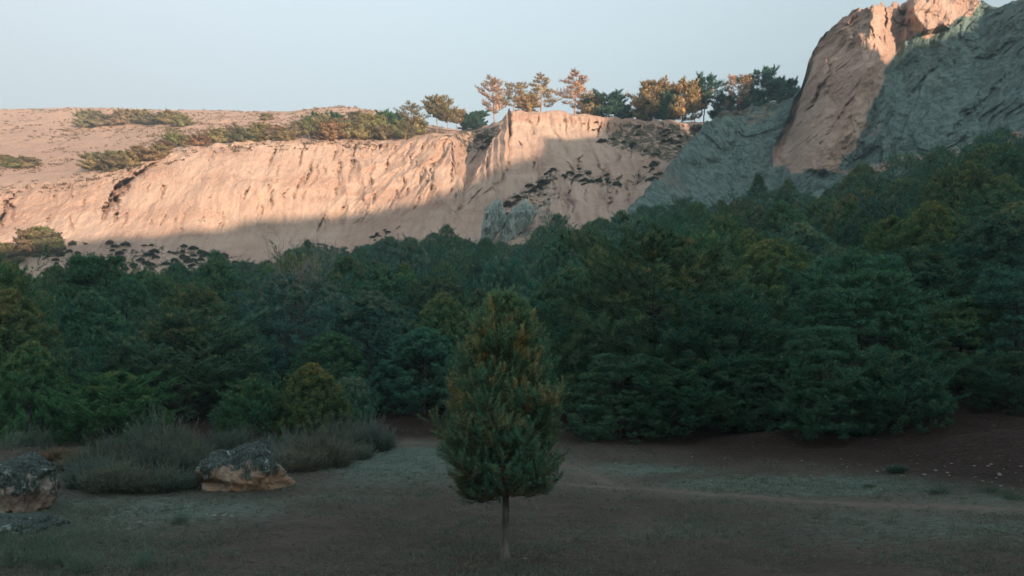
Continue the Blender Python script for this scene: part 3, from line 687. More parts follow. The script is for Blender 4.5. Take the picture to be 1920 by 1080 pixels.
# the packed wood behind them
def edge_d(u): return float(np.interp(u, [-200, 0, 300, 600, 900, 1000, 1200, 1400, 1600, 1920, 2100], [215, 218, 220, 214, 205, 196, 172, 160, 152, 130, 122]))
def forest_fill():
    pts = list(front); out = []
    rs = random.Random(5); d = 42.0
    while d < 222:
        sp = 4.6+.016*d
        n = int(2200/F*d/sp)
        for i in range(n):
            u = -140+2200*(i+rs.random())/n; dd = d+rs.uniform(-.45, .45)*sp
            x = (u-CX)/F*dd
            if dd > edge_d(u)-1 or u > 2030: continue
            if u > 960 and dd < 46: continue
            if any((x-a)**2+(dd-b)**2 < (sp*.40+c*.26)**2 for a, b, c in pts[-260:]+front): continue
            w = sp*rs.uniform(.85, 1.12); h = rs.choice([1, 1, 1.25])*rs.uniform(5.2, 7.2)*(1+.0012*dd)
            if 880 < u < 1015 and dd > 120: h *= .72
            if u < 540 and dd > 150: h *= .62
            if dd > edge_d(u)-16: h *= .82
            pts.append((x, dd, w)); out.append((u, dd, h, w))
        d += sp*.82
    return out
fill = forest_fill()
fill.sort(key=lambda f: f[1]/f[3])
KEEP = 160
rs = random.Random(9)
far = []
for i, (u, d, h, w) in enumerate(fill):
    f = (d-42)/(edge_d(u)-42)
    tone = rs.choices(list(TINTS), [3, 5, 3.0, 1.3, 1.6, 2.4] if f < .80 else [6, 1, .3, 0.1, .3, 4])[0]
    kind = rs.choice([0, 1, 3, 5, 2, 0, 1] if f < .80 else [0, 2, 2, 4])
    if i >= KEEP: far.append((u, d, h, w, kind, tone)); continue
    plc = next(p for m, p in ((300, 'below the scree'), (560, 'at left'), (760, 'left of the middle'), (880, 'left of the lone pine'), (1010, 'above the lone pine'), (1160, 'right of the lone pine'), (1380, 'right of the middle'), (1600, 'below the cream rock'), (9999, 'at far right')) if u < m)
    row = 'front' if d < 58 else ('middle' if d < 85 else 'upper')
    T_at(u, d, h, w, kind, tone, '%s %s pine in the %s wood %s' % (tone, SHAPE[kind], row, plc), None, 'pines of the packed wood')
def far_wood():
    r = np.random.default_rng(4); VV, TA, LI, NN = [], [], [], []
    names = [children(p)[1].name for p in FOREST]
    for u, d, h, w, kind, tone in far:
        T, ta, li, N = CROWN[names[kind]]; n = 9000; i = r.integers(0, len(T), n); t = T[i]; c = t.mean(1, keepdims=True); t = c+(t-c)*np.array([2.6])
        az = r.uniform(0, 6.28); Rm = np.array([[math.cos(az), -math.sin(az), 0], [math.sin(az), math.cos(az), 0], [0, 0, 1]])
        x = (u-CX)/F*d; z = float(ground_z(x, d))-.1
        t = (t@Rm.T)*np.array([w/5.8, w/5.8, h/7.2])+np.array([x, d, z]); VV.append(t); TA.append(ta[i]); LI.append(li[i]*(.5 if tone.startswith('d') else 1)); NN.append(N[i]@Rm.T)
    V = np.concatenate(VV); n = len(V); N = np.repeat(np.concatenate(NN), 3, 0); V = V.reshape(-1, 3); Fc = wind(V, np.arange(3*n).reshape(-1, 3), N)
    o = mesh_np('wood', V, Fc, M_leaf, None, False, {'tip': np.repeat(np.concatenate(TA), 3), 'lite': np.repeat(np.concatenate(LI), 3)}, N); o.color = (.85, 1.0, .95, 1)
    stuff(o, 'far dark green wood packed along the foot of the cliffs', 'wood')
far_wood()
print('FOREST', len(fill), len(far))

# bare-twigged trees showing pale branches
def bare_tree(name, H, Rr, seed):
    lines, P, A, S = skeleton(H=H, Rr=Rr, prof=oval, nb=26, nsub=7, up=1.3, trunk_r=.09, seed=seed, per=3)
    r2 = np.random.default_rng(seed)
    for p, a in zip(P[::1], A[::1]):
        e = p+unit(a+r2.normal(size=3)*.35)*r2.uniform(.4, .9); lines.append((np.array([p, (p+e)/2+r2.normal(size=3)*.04, e]), np.array([.016, .011, .004])))
    root = empty(name, (0, -50, 0)); V, Fc = tubes(lines, 3); KIDS[root.name] = [mesh_np('trunk', V, Fc, M_barkl, root)]; return root
BT = bare_tree('bare_tree', 6, 2.2, 5)
for u, yt, d, w, lb in ((560, 508, 53, 3.6, 'leafless pale-twigged tree left of the middle of the wood'), (1072, 506, 77, 3.2, 'leafless silvery tree above and right of the lone pine'), (590, 498, 70, 3.4, 'leafless grey tree standing behind the pale-twigged one'), (365, 520, 150, 9, 'bleached dead tree at the foot of the scrubby scree')):
    x = (u-CX)/F*d; z = float(ground_z(x, d)); h = CAMH+(HY-yt)/F*d-z
    tag(place(BT, (x, d, z), random.random()*6, (w/4, w/4, h/6.4)), lb, 'tree')

# ------------------------------------------------------------------ points on the rock sheets
def sheet_pt(Vg, u0, y0, smax=None):
    X, D, Z = Vg[..., 0], Vg[..., 1], Vg[..., 2]; U = CX+F*X/D; Y = HY-F*(Z-CAMH)/D
    e = (U-u0)**2+(Y-y0)**2
    if smax is not None: e = e+np.where(smax, 0, 1e9)
    i = np.unravel_index(np.argmin(e), e.shape); return Vg[i]
HSM = np.broadcast_to((HS < 9.05)[:, None], HV.shape[:2])
CL = slice(None)

# ------------------------------------------------------------------ trees along the rim
def make_rim(name, mleaf, seed, prof, h0, nb, up, H=12, Rr=3.6, k=6, L=.6, W=.15, nsub=10, tr=.2, mb=None, spread=.8):
    return make_tree(name, mleaf, mb or M_barko, k=k, L=L, W=W, spread=spread, H=H, Rr=Rr, prof=prof, h0=h0, nb=nb, nsub=nsub, up=up, trunk_r=tr, lean=.09, jit=.26, per=4, seed=seed, stretch=1.0)
RIM = {
 'sparse': make_rim('pine_tree', M_leaf2, 31, oval, .28, 40, .35, k=3, Rr=4.2),
 'sparse2': make_rim('pine_tree', M_leaf2, 32, cone, .30, 38, .2, k=3, Rr=4.4),
 'umbrella': make_rim('umbrella_pine', M_leaf2, 33, umb, .5, 44, .25, k=6, Rr=4.2),
 'dense': make_rim('pine_tree', M_leaf2, 34, dome, .12, 60, .3, k=9, Rr=4.4, H=9, nsub=11),
 'dark': make_rim('pine_tree', M_leaf, 35, dome, .14, 56, .3, k=9, Rr=4.2, H=9, nsub=10, mb=M_bark),
 'darksparse': make_rim('pine_tree', M_leaf, 36, umb, .4, 44, .3, k=6, Rr=4.2, mb=M_bark),
}
RH = {'sparse': 12.6, 'sparse2': 12.4, 'umbrella': 12.8, 'dense': 9.6, 'dark': 9.6, 'darksparse': 12.8}; RW = {k: 7.7 for k in RH}
PK = (1.42, 1.0, .95); OR = (1.15, 1.0, .86); OL = (.92, .92, .82); DK = (.6, .75, .85)  # pink and orange paint in low sun, dark paints in shade; olive is plain
# (u, y of foot, y of top, width px, kind, tint, label)
RT = [
 (775, 262, 196, 52, 'sparse', OL, 'tall ragged pine at the end of the tree row on the lit cliff'),
 (820, 250, 181, 44, 'umbrella', OL, 'flat-topped pine left of the pair of thin-stemmed pines on the rim'),
 (839, 252, 199, 34, 'umbrella', OL, 'thin-stemmed flat pine, taller of the pair by the notch'),
 (855, 252, 205, 30, 'umbrella', OR, 'thin-stemmed flat pine, shorter of the pair by the notch'),
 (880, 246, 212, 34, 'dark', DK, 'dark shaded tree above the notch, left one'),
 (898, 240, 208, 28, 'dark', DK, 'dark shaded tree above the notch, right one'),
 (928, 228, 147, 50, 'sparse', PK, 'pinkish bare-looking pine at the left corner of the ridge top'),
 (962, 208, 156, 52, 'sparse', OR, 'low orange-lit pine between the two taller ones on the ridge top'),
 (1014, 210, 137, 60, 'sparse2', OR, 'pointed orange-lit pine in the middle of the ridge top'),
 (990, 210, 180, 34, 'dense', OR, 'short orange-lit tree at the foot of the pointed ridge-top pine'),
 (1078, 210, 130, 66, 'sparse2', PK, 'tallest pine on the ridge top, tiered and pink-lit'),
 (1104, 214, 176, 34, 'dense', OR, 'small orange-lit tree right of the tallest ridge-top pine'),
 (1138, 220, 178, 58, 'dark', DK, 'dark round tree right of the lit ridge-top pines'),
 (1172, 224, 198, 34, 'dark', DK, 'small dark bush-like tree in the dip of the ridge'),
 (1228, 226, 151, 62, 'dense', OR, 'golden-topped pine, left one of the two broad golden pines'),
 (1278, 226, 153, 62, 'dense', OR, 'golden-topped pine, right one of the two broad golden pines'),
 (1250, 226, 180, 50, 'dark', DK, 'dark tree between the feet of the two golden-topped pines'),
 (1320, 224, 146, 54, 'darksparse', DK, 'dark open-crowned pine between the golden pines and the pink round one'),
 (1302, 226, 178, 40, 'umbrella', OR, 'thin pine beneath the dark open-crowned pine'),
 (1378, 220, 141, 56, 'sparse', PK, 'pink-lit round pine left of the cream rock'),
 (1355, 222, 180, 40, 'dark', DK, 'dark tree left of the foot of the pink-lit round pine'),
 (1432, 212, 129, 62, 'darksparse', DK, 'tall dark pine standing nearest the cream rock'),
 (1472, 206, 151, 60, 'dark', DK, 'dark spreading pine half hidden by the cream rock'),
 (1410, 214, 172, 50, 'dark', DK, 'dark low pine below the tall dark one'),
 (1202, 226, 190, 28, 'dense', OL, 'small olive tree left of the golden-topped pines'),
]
RIMI = int(np.argmin(abs(HS-7)))
def rim_pt(u, back=3.0):
    U = CX+F*HV[RIMI, :, 0]/HV[RIMI, :, 1]; j = int(np.argmin(abs(U-u))); p = HV[RIMI+3, j]; return p
for u, yf, yt, w, k, ti, lb in RT:
    p = rim_pt(u); d = float(p[1])+2
    if 866 < u < 905: d = 314.
    x = (u-CX)/F*d; zb = min(CAMH+(HY-yf)/F*d, float(p[2]))-.8; zt = CAMH+(HY-yt)/F*d
    if 866 < u < 905: zb = CAMH+(HY-yf)/F*d-1
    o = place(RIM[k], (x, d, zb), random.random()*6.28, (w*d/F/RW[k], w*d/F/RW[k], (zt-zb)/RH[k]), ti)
    tag(o, lb, 'tree')

# tree row along the top of the lit cliff and bands on the hill behind
def hill_tree(u, yf, h, w, kind, tint, lb, grp=None, cat='tree'):
    p = sheet_pt(HV, u, yf, HSM); o = place(RIM[kind], (float(p[0]), float(p[1])+1, float(p[2])-.6), random.random()*6.28, (w*p[1]/F/RW[kind], w*p[1]/F/RW[kind], h*p[1]/F/RH[kind]), tint); tag(o, lb, cat, grp)
rs = random.Random(3)
def row(u0, u1, n, yf, hpx, wpx, lb, grp, kinds=('dense',), jy=4):
    for i in range(n):
        u = u0+(u1-u0)*(i+.5+rs.uniform(-.35, .35))/n
        hill_tree(u, yf(u)+rs.uniform(-jy, jy), hpx*rs.uniform(.75, 1.2), wpx*rs.uniform(.8, 1.2), rs.choice(kinds), tuple(c*rs.uniform(.8, 1.15) for c in OL), lb, grp)
row(545, 762, 14, lambda u: 262, 44, 34, 'olive pine in the thick row along the top of the sunlit cliff', 'pines in the row above the sunlit cliff', ('dense', 'dense', 'sparse'))
row(560, 790, 9, lambda u: 252, 42, 34, 'olive pine at the back of the row above the sunlit cliff', 'pines behind the row above the sunlit cliff', ('dense', 'dense', 'dark'))
row(432, 545, 7, lambda u: 262, 30, 32, 'low olive tree left of the thick clifftop row', 'low trees left of the row above the sunlit cliff')
row(152, 345, 13, lambda u: float(np.interp(u, [150, 250, 340], [240, 234, 236])), 30, 30, 'olive bushy tree in the long clump on the pink hill', 'trees of the long clump on the pink hill', jy=2)
row(168, 300, 8, lambda u: float(np.interp(u, [165, 220, 300], [318, 318, 296])), 34, 34, 'brownish tree above the dark clefts in the pale slope', 'trees above the dark clefts')
row(300, 415, 6, lambda u: float(np.interp(u, [300, 340, 415], [286, 272, 268])), 28, 28, 'olive tree stepping up from the clefts toward the cliff top', 'trees stepping up to the cliff top')
row(0, 62, 4, lambda u: 314, 24, 30, 'olive tree in the small clump at the left edge of the hill', 'trees of the small clump on the hill')
row(2, 22, 2, lambda u: 500, 48, 40, 'golden round tree at the left edge under the lit slope', 'golden trees at the left edge', jy=3)
row(30, 112, 5, lambda u: 480, 50, 36, 'orange-lit tree on the slope above the left end of the wood', 'orange-lit trees above the left end of the wood', jy=5)
hill_tree(497, 226, 16, 22, 'dense', OL, 'single round tree on the skyline hill above the cliff')
hill_tree(318, 276, 42, 34, 'sparse', OL, 'tallest tree of the brownish group above the clefts')

# ------------------------------------------------------------------ scrub bushes
def make_bush(name, mat, n, k, L, W, seed, rx=1., rz=1.0, spread=.6):
    r = np.random.default_rng(seed); d = unit(r.normal(size=(n, 3))); d[:, 2] = abs(d[:, 2]); rad = r.uniform(.35, 1, n)**.6*(1+.25*fbm(d[:, 0]*2.5, d[:, 1]*2.5, d[:, 2]*2.5+seed, 2))
    P = d*rad[:, None]*np.array([rx, rx, rz]); A = unit(d+np.array([0, 0, .7]))
    V, Fc, ta = tufts(P, A, k, L, W, spread, np.clip(r.normal(size=n)*.3+.2, 0, 1))
    o = mesh_np(name, V, Fc, mat, None, False, {'tip': ta}); o.location = (0, -50, 0); KIDS[o.name] = []; return o
BUSH = [make_bush('scrub_bush', M_scrub, 260, 5, .32, .12, s) for s in (1, 2, 3)]
def scrub(n, poly, size, tint, lb, grp, Vg=HV, Sm=HSM, surface='hill'):
    r = random.Random(len(lb)); us = [p[0] for p in poly]; ys = [p[1] for p in poly]; c = 0
    while c < n:
        u = r.uniform(min(us), max(us)); y = r.uniform(min(ys), max(ys))
        if not bool(inpoly(np.array(u), np.array(y), poly)): continue
        p = sheet_pt(Vg, u, y, Sm); s = size*r.uniform(.5, 1.5)
        o = place(r.choice(BUSH), tuple(float(v) for v in (p[0], p[1], p[2]-.1*s)), r.random()*6.28, (s*1.3, s, s*r.uniform(.6, 1)), tuple(v*r.uniform(.75, 1.25) for v in tint))
        tag(o, lb, 'bush', grp); c += 1
GB = (.75, .95, .85); BR = (1.7, 1.25, 1.0)
scrub(82, [(85, 486), (250, 452), (330, 458), (480, 492), (470, 505), (330, 508), (120, 510)], .8, GB, 'dark low bush dotted on the pale shaded scree at lower left', 'bushes on the shaded scree')
scrub(14, [(690, 440), (760, 422), (750, 432), (700, 455)], .5, GB, 'tiny dark bush on the pale slope under the sunlit cliff', 'bushes under the sunlit cliff')
scrub(40, [(1120, 268), (1165, 236), (1330, 240), (1320, 300), (1240, 300), (1180, 285)], .85, (.8, .75, .6), 'dark bush on the shaded upper ridge below its rim', 'bushes under the rim of the ridge')
scrub(26, [(1046, 332), (1090, 315), (1125, 325), (1160, 330), (1162, 362), (1120, 350), (1060, 345)], .9, GB, 'dark bush in the gullies of the grooved ridge face', 'bushes in the gullies')
scrub(12, [(1185, 320), (1235, 305), (1240, 335), (1200, 345)], 1.0, GB, 'dark bush right of the gullies at the grey rock edge', 'bushes at the grey rock edge')
scrub(26, [(1040, 312), (1045, 326), (960, 390), (935, 392), (985, 352)], .8, (1.0, .85, .7), 'dark bush on the slanting rib above the two grey pinnacles', 'bushes on the slanting rib')
scrub(12, [(860, 268), (935, 250), (915, 285), (875, 285)], 1.0, (.8, .85, .7), 'dark bush in the shaded notch beside the ridge', 'bushes in the notch')
scrub(8, [(1060, 235), (1150, 228), (1120, 250), (1075, 248)], .6, BR, 'rusty bush on the sunlit cap of the ridge', 'bushes on the lit cap')
scrub(26, [(-60, 470), (60, 470), (215, 440), (240, 452), (90, 486), (-60, 500)], .9, BR, 'brown bush on the lit foot of the left slope', 'bushes on the lit foot slope')
# low ground cover on the lit hill: nobody could count it
def hill_cover():
    r = RNG; i0 = int(np.argmin(abs(HS-7.15))); i1 = int(np.argmin(abs(HS-9.0)))
    rows = r.integers(i0, i1, 9000); cols = r.integers(0, len(HU), 9000)
    k = (HU[cols] > -60) & (HU[cols] < 830) & (fbm(HV[rows, cols, 0]/15, HV[rows, cols, 1]/15, 2, 3) > -.25); P = HV[rows[k], cols[k]].astype(float)
    rows2 = r.integers(int(np.argmin(abs(HS-6.2))), i0, 900); cols2 = r.integers(0, len(HU), 900); k = (HU[cols2] > -60) & (HU[cols2] < 700); P = np.concatenate([P, HV[rows2[k], cols2[k]]])
    n = len(P); sz = r.uniform(.35, 1.3, n)
    P2 = np.repeat(P, 16, 0); s2 = np.repeat(sz, 16); Dr = unit(r.normal(size=P2.shape)*[1, 1, .6]+[0, 0, .8]); Q = P2+r.normal(size=P2.shape)*(s2*.45)[:, None]*[1, 1, .4]
    V, Fc, ta = blades(Q, Dr, s2*r.uniform(.5, .9, len(s2)), s2*.35, np.repeat(r.uniform(0, 1, n), 16))
    m = leaf_mat('hill_scrub', (.10, .08, .05), (.15, .11, .07), (.20, .14, .09))
    stuff(mesh_np('scrub', V, Fc, m, None, False, {'tip': ta}), 'low dry scrub speckling the sunlit pink hill', 'scrub')
hill_cover()

# ------------------------------------------------------------------ boulders, stones, pinnacles
def boulder_mat(name, lich=.5, body=(.22, .18, .145), rust=(.26, .165, .11), dark=(.035, .05, .045), pale=(.26, .34, .31), sc=1.0):
    t = NT(name); p = t.pos(); n1 = t.noise(p, 1.6*sc, 6, .65); n2 = t.noise(p, 6*sc, 6, .7); n3 = t.noise(p, 14*sc, 4, .6)
    c = t.mix(t.rng(n1, .42, .6), body, rust); c = t.mix(t.rng(n2, .5, .7, 0, .7), c, (.46, .40, .34))
    l = t.mix(t.rng(n3, .42, .68), dark, (.10, .13, .12)); l = t.mix(t.rng(t.noise(p, 3.2*sc, 5, .6), .60, .68), l, pale)
    z = t.n('ShaderNodeSeparateXYZ'); t.l(p, z.inputs[0])
    m = t.rng(t.math('ADD', z.outputs[2], t.math('MULTIPLY', t.math('SUBTRACT', n1, .5), 2.2)), lich-.10, lich+.12)
    t.col(t.mix(m, c, l)); t.bump(n2, .9, .08); t.bump(n3, .6, .03); return t.m
def rock_mesh(name, prof, mat, seed, sub=5, fr=1.3, amp=.22, par=None):
    import bmesh
    bm = bmesh.new(); bmesh.ops.create_icosphere(bm, subdivisions=sub, radius=1)
    m = bpy.data.meshes.new(name); bm.to_mesh(m); bm.free()
    n = len(m.vertices); co = np.empty(n*3, np.float32); m.vertices.foreach_get('co', co); d = co.reshape(-1, 3).astype(float)
    q = d*fr+seed*3.1
    cell = np.round(d*2.2+fbm(q[:, 0], q[:, 1], q[:, 2], 2)[:, None]*.8)
    r = 1+amp*fbm(q[:, 0], q[:, 1], q[:, 2], 4, .55)+amp*.45*ridged(q[:, 0]*1.7, q[:, 1]*1.7, q[:, 2]*1.7, 3)+.05*_h(*(cell[:, i].astype(np.int64)+40 for i in range(3)))
    V = d*r[:, None]; V = prof(V)
    m.vertices.foreach_set('co', V.astype(np.float32).ravel()); m.update(); m.materials.append(mat)
    m.polygons.foreach_set('use_smooth', np.ones(len(m.polygons), bool))
    o = link(bpy.data.objects.new(name, m), par); KIDS[o.name] = []; return o
# lichened boulder right of the brush
x, y, z = GP(446, 916)
def prof1(V):
    V = V.copy(); V[:, 2] = np.where(V[:, 2] < -.25, -.25+(V[:, 2]+.25)*.3, V[:, 2]); V = V*[1.28, 1.0, .98]; V[:, 2] += .18
    V[:, 0] += .12*np.maximum(0, -V[:, 2]+.4); k = sst(V[:, 2], .15, .42)
    V[:, 0] -= .16*k*(V[:, 0] < 0)*0; V[:, 1] -= .12*k
    V[:, 0] += np.where(V[:, 0] > .6, (V[:, 0]-.6)*.15*(1-sst(V[:, 2], .0, .5)), 0)
    u = np.exp(-((V[:, 0]+.75)/.35)**2-((V[:, 2]-.30)/.07)**2); V[:, 1] += u*.35
    return V
o = rock_mesh('boulder', prof1, boulder_mat('lichened_boulder_rock', .64, (.27, .21, .16), (.33, .19, .11)), 3, 6); o.location = (x, y+.5, z-.13); o.scale = (.80, .8, .98); tag(o, 'big boulder with dark lichened cap and orange sides beside the brush', 'boulder')
x, y, z = GP(30, 962)
def prof2(V):
    V = V.copy(); V[:, 2] = np.where(V[:, 2] < -.3, -.3+(V[:, 2]+.3)*.2, V[:, 2]); k = sst(V[:, 2], -.1, .5); V[:, :2] *= (.86+.22*k)[:, None]; V[:, 2] += .3
    V[:, 2] = np.where(V[:, 2] > .98, .98+(V[:, 2]-.98)*.5, V[:, 2]); return V
o = rock_mesh('boulder', prof2, boulder_mat('pale_boulder_rock', .62, (.30, .27, .23), (.26, .18, .14)), 8, 6); o.location = (x-.22, y+.5, z-.07); o.scale = (.70, .7, .96); tag(o, 'pale boulder with black lichen top cut by the left edge', 'boulder')
x, y, z = GP(50, 992)
def prof3(V): V = V*[1.3, .8, .42]; V[:, 2] = np.maximum(V[:, 2], -.15); return V
o = rock_mesh('boulder', prof3, boulder_mat('dark_slab_rock', -.3), 5, 5); o.location = (x-.1, y, z); o.scale = (.62, .7, .62); tag(o, 'low dark rock lying in front of the pale boulder at the left edge', 'boulder')
# pale pinnacles at the foot of the ridge
def pin_mat():
    t = NT('pinnacle_rock'); p = t.pos(); n1 = t.noise(t.pos((1, 1, .6)), .35, 6, .65); n2 = t.noise(p, 1.1, 6, .7)
    c = t.mix(t.rng(n1, .4, .62), (.36, .42, .39), (.24, .31, .29)); c = t.mix(t.rng(n2, .56, .68), c, (.09, .12, .115)); c = t.mix(t.rng(n1, .62, .75, 0, .6), c, (.42, .30, .24))
    t.col(c); t.bump(n2, .8, .5); return t.m
MP = pin_mat()
def pinn(rows, d, seed, lb):
    ys = np.array([q[0] for q in rows], float); y0, y1 = ys[0], ys[-1]; cx = sum(q[1]+q[2] for q in rows)/2/len(rows)
    def pf(V):
        yy_ = y0+(1-V[:, 2])/2*(y1-y0); l = np.interp(yy_, ys, [q[1] for q in rows])-cx; r_ = np.interp(yy_, ys, [q[2] for q in rows])-cx
        k = np.sqrt(np.clip(1-(V[:, 2]*.93)**2, .05, 1)); X = l+(r_-l)*(V[:, 0]/k*.5+.5)
        g = ridged(X/8+seed, yy_/30, seed, 4)*3.4+fbm(X/4, yy_/8, seed, 4)*2.2
        return np.stack([(X+g*.5)*d/F, V[:, 1]/k*(r_-l)/2*d/F*.9-g*.28, ((y0+y1)/2-yy_)*d/F+g*.1], -1)
    o = rock_mesh('rock_pinnacle', pf, MP, seed, 6, 1.9, .05); o.location = AT(cx, (y0+y1)/2, d); tag(o, lb, 'rock')
pinn([(378, 922, 932), (384, 914, 946), (398, 908, 948), (415, 906, 949), (430, 903, 941), (450, 899, 924), (476, 890, 912)], 205, 4, 'pale grey rock pinnacle at the foot of the ridge, left one of the two')
pinn([(382, 978, 988), (390, 962, 999), (404, 952, 1004), (420, 947, 996), (440, 938, 972), (480, 920, 948)], 206, 7, 'pale grey rock pinnacle at the foot of the ridge, right broader one of the two')

M_stone = boulder_mat('pale_stone', 9, (.40, .44, .40), (.34, .32, .29), sc=3)
def prof_s(V): return V*[1, .8, .55]
ST = [rock_mesh('stone', prof_s, M_stone, s, 3, 1.5, .35) for s in (1, 2, 4)]
r = random.Random(4)
def stone(u, y, spx, lb, grp=None):
    x, d, z = GP(u, y); s = spx*d/F/2*.72
    tag(place(r.choice(ST), (x, d, z+s*.15), r.random()*6, (s, s, s*r.uniform(.7, 1.2))), lb, 'stone', grp)
for u, y, s in ((262, 981, 13), (283, 982, 15), (273, 984, 9)): stone(u, y, s, 'pale stone in the small heap left of the dry tuft', 'stones of the small heap')
for u, y, s in ((400, 969, 16), (388, 965, 9), (420, 968, 14), (434, 970, 14)): stone(u, y, s, 'pale stone in the scatter right of the dry tuft', 'stones right of the dry tuft')
stone(711, 1006, 7, 'tiny pale stone on bare soil left of the lone pine'); stone(1032, 995, 5, 'tiny pale stone right of the lone pine trunk'); stone(985, 1048, 9, 'flat pebble on the soil rim just right of the lone pine foot')
for i in range(46):
    u = r.uniform(1640, 1915) if i < 34 else r.uniform(1080, 1640); y = r.uniform(868, 925)-(0 if u > 1600 else 25)*r.random()
    stone(u, y, r.uniform(3, 9) if i < 34 else r.uniform(3, 5), 'pale stone scattered on the dark earth bank at right' if u > 1640 else 'small stone on the dark bank in the middle distance', 'stones on the right bank' if u > 1640 else 'stones on the middle bank')

# ------------------------------------------------------------------ brush and grass
def make_brush(seed, n=800, H=1.0, rad=1.0, mat=M_brush, name='brush_shrub', fl=.55):
    r = np.random.default_rng(seed); a = r.uniform(0, 2*math.pi, n); rr = rad*np.sqrt(r.uniform(0, 1, n)); B = np.stack([rr*np.cos(a)*.8, rr*np.sin(a)*.8, np.zeros(n)], -1)
    D0 = unit(np.stack([np.cos(a)*rr*fl, np.sin(a)*rr*fl, np.full(n, .9)], -1)+r.normal(size=(n, 3))*.34)
    L = H*r.uniform(.45, 1.15, n)*(1-.35*(rr/rad)**2)*(1+.45*fbm(B[:, 0]*2.4, B[:, 1]*2.4, seed, 3))
    P, D, l, w, tp = [], [], [], [], []
    P.append(B); D.append(D0); l.append(L); w.append(np.full(n, .018)); tp.append(r.uniform(0, .3, n))
    for f in (.35, .5, .62, .74, .85, .93):      # twiglets up each stem
        for _ in range(2):
            P.append(B+D0*(L*f)[:, None]); D.append(unit(D0+r.normal(size=(n, 3))*.42)); l.append(L*r.uniform(.12, .26, n)); w.append(np.full(n, .017)); tp.append(np.clip(f*r.uniform(.4, 1.3, n)-.1, 0, 1))
    V, Fc, ta = blades(np.concatenate(P), np.concatenate(D), np.concatenate(l), np.concatenate(w), np.concatenate(tp))
    o = mesh_np(name, V, Fc, mat, None, False, {'tip': ta}); o.location = (0, -50, 0); KIDS[o.name] = []; return o
BRUSH = [make_brush(s) for s in (1, 2, 3)]
TUFT = [make_brush(s, 110, 1.0, .55, M_dry, 'grass_clump', 1.3) for s in (5, 6)]
r = random.Random(8)
def brush(u, y, hpx, wpx, lb, grp=None, tint=(1, 1, 1), cat='shrub'):
    x, d, z = GP(u, y); h = hpx*d/F*(.72*r.uniform(.65, 1.2) if cat == 'shrub' else 1); w = wpx*d/F/1.9; tint = tuple(c*.85 for c in tint) if cat == 'shrub' else tint
    tag(place(r.choice(BRUSH if cat == 'shrub' else TUFT), (x, d, z-.03), r.random()*6, (w, w*.8, h/1.0), tuple(c*k_*q_ for q_ in (r.uniform(.72, 1.1),) for c, k_ in zip(tint, r.choice([(1, 1, 1), (1.3, 1.0, .85), (1.1, 1.02, .95)]) if cat == 'shrub' else (1, 1, 1)))), lb, cat, grp)
for u, y, h, w in ((505, 880, 52, 85), (555, 884, 78, 110), (605, 876, 84, 110), (655, 862, 84, 100), (700, 846, 84, 80), (535, 866, 62, 100), (625, 856, 76, 110), (580, 858, 70, 100), (680, 838, 78, 80)):
    brush(u, y, h, w, 'grey feathery shrub in the brush right of the boulder', 'shrubs of the brush right of the boulder')
brush(722, 838, 34, 44, 'small dark bush ending the long brush near the bare track', None, (.7, .9, .8))
for u, y, h, w in ((170, 912, 64, 90), (225, 918, 72, 110), (285, 918, 74, 110), (335, 915, 66, 90), (190, 890, 84, 110), (255, 892, 92, 120), (320, 894, 92, 120), (150, 884, 56, 80), (375, 876, 70, 100), (345, 870, 84, 110), (395, 858, 84, 110), (440, 858, 70, 90), (230, 862, 80, 120), (300, 862, 84, 120)):
    brush(u, y, h, w, 'grey feathery shrub in the brush left of the boulder', 'shrubs of the brush left of the boulder', (.85, .95, .95))
for u, y, h, w in ((15, 842, 36, 60), (50, 838, 38, 60), (85, 842, 44, 40)):
    brush(u, y, h, w, 'pale dry grass clump behind the boulder at the left edge', 'pale clumps behind the left boulder', (1.3, 1.5, 1.5), 'grass clump')
for u, y, h, w in ((110, 862, 26, 70), (60, 868, 26, 60), (128, 878, 24, 50)):
    brush(u, y, h, w, 'low brown shrub just behind the boulder at the left edge', 'brown shrubs behind the left boulder', (1.3, .95, .8))
brush(338, 982, 26, 42, 'thin dry tuft between the two groups of pale stones', None, (.8, 1.1, 1.05), 'grass clump')
brush(270, 1062, 40, 44, 'small bluish plant at the bottom left of the clearing', None, (1.1, 1.6, 1.6), 'plant')
for u, y, h, w in ((30, 1060, 62, 120), (100, 1062, 54, 100), (70, 1030, 40, 90), (140, 1010, 26, 60), (150, 1075, 44, 80), (5, 1020, 30, 70)):
    brush(u, y, h, w, 'soft grey-green grass clump in the bottom left corner', 'grass clumps in the bottom left corner', (1.0, 1.25, 1.1), 'grass clump')
brush(1684, 884, 22, 40, 'small dark bush among the pale stones on the right bank', None, (.5, .8, .75))
brush(1630, 913, 16, 26, 'tiny dark bush at the foot of the right bank', None, (.5, .75, .7))
for u, y, w in ((1760, 925, 60), (1850, 922, 60), (1900, 934, 60)): brush(u, y, 16, w, 'low dark plant at the foot of the stony bank', 'low plants at the foot of the bank', (.5, .8, .65), 'plant')

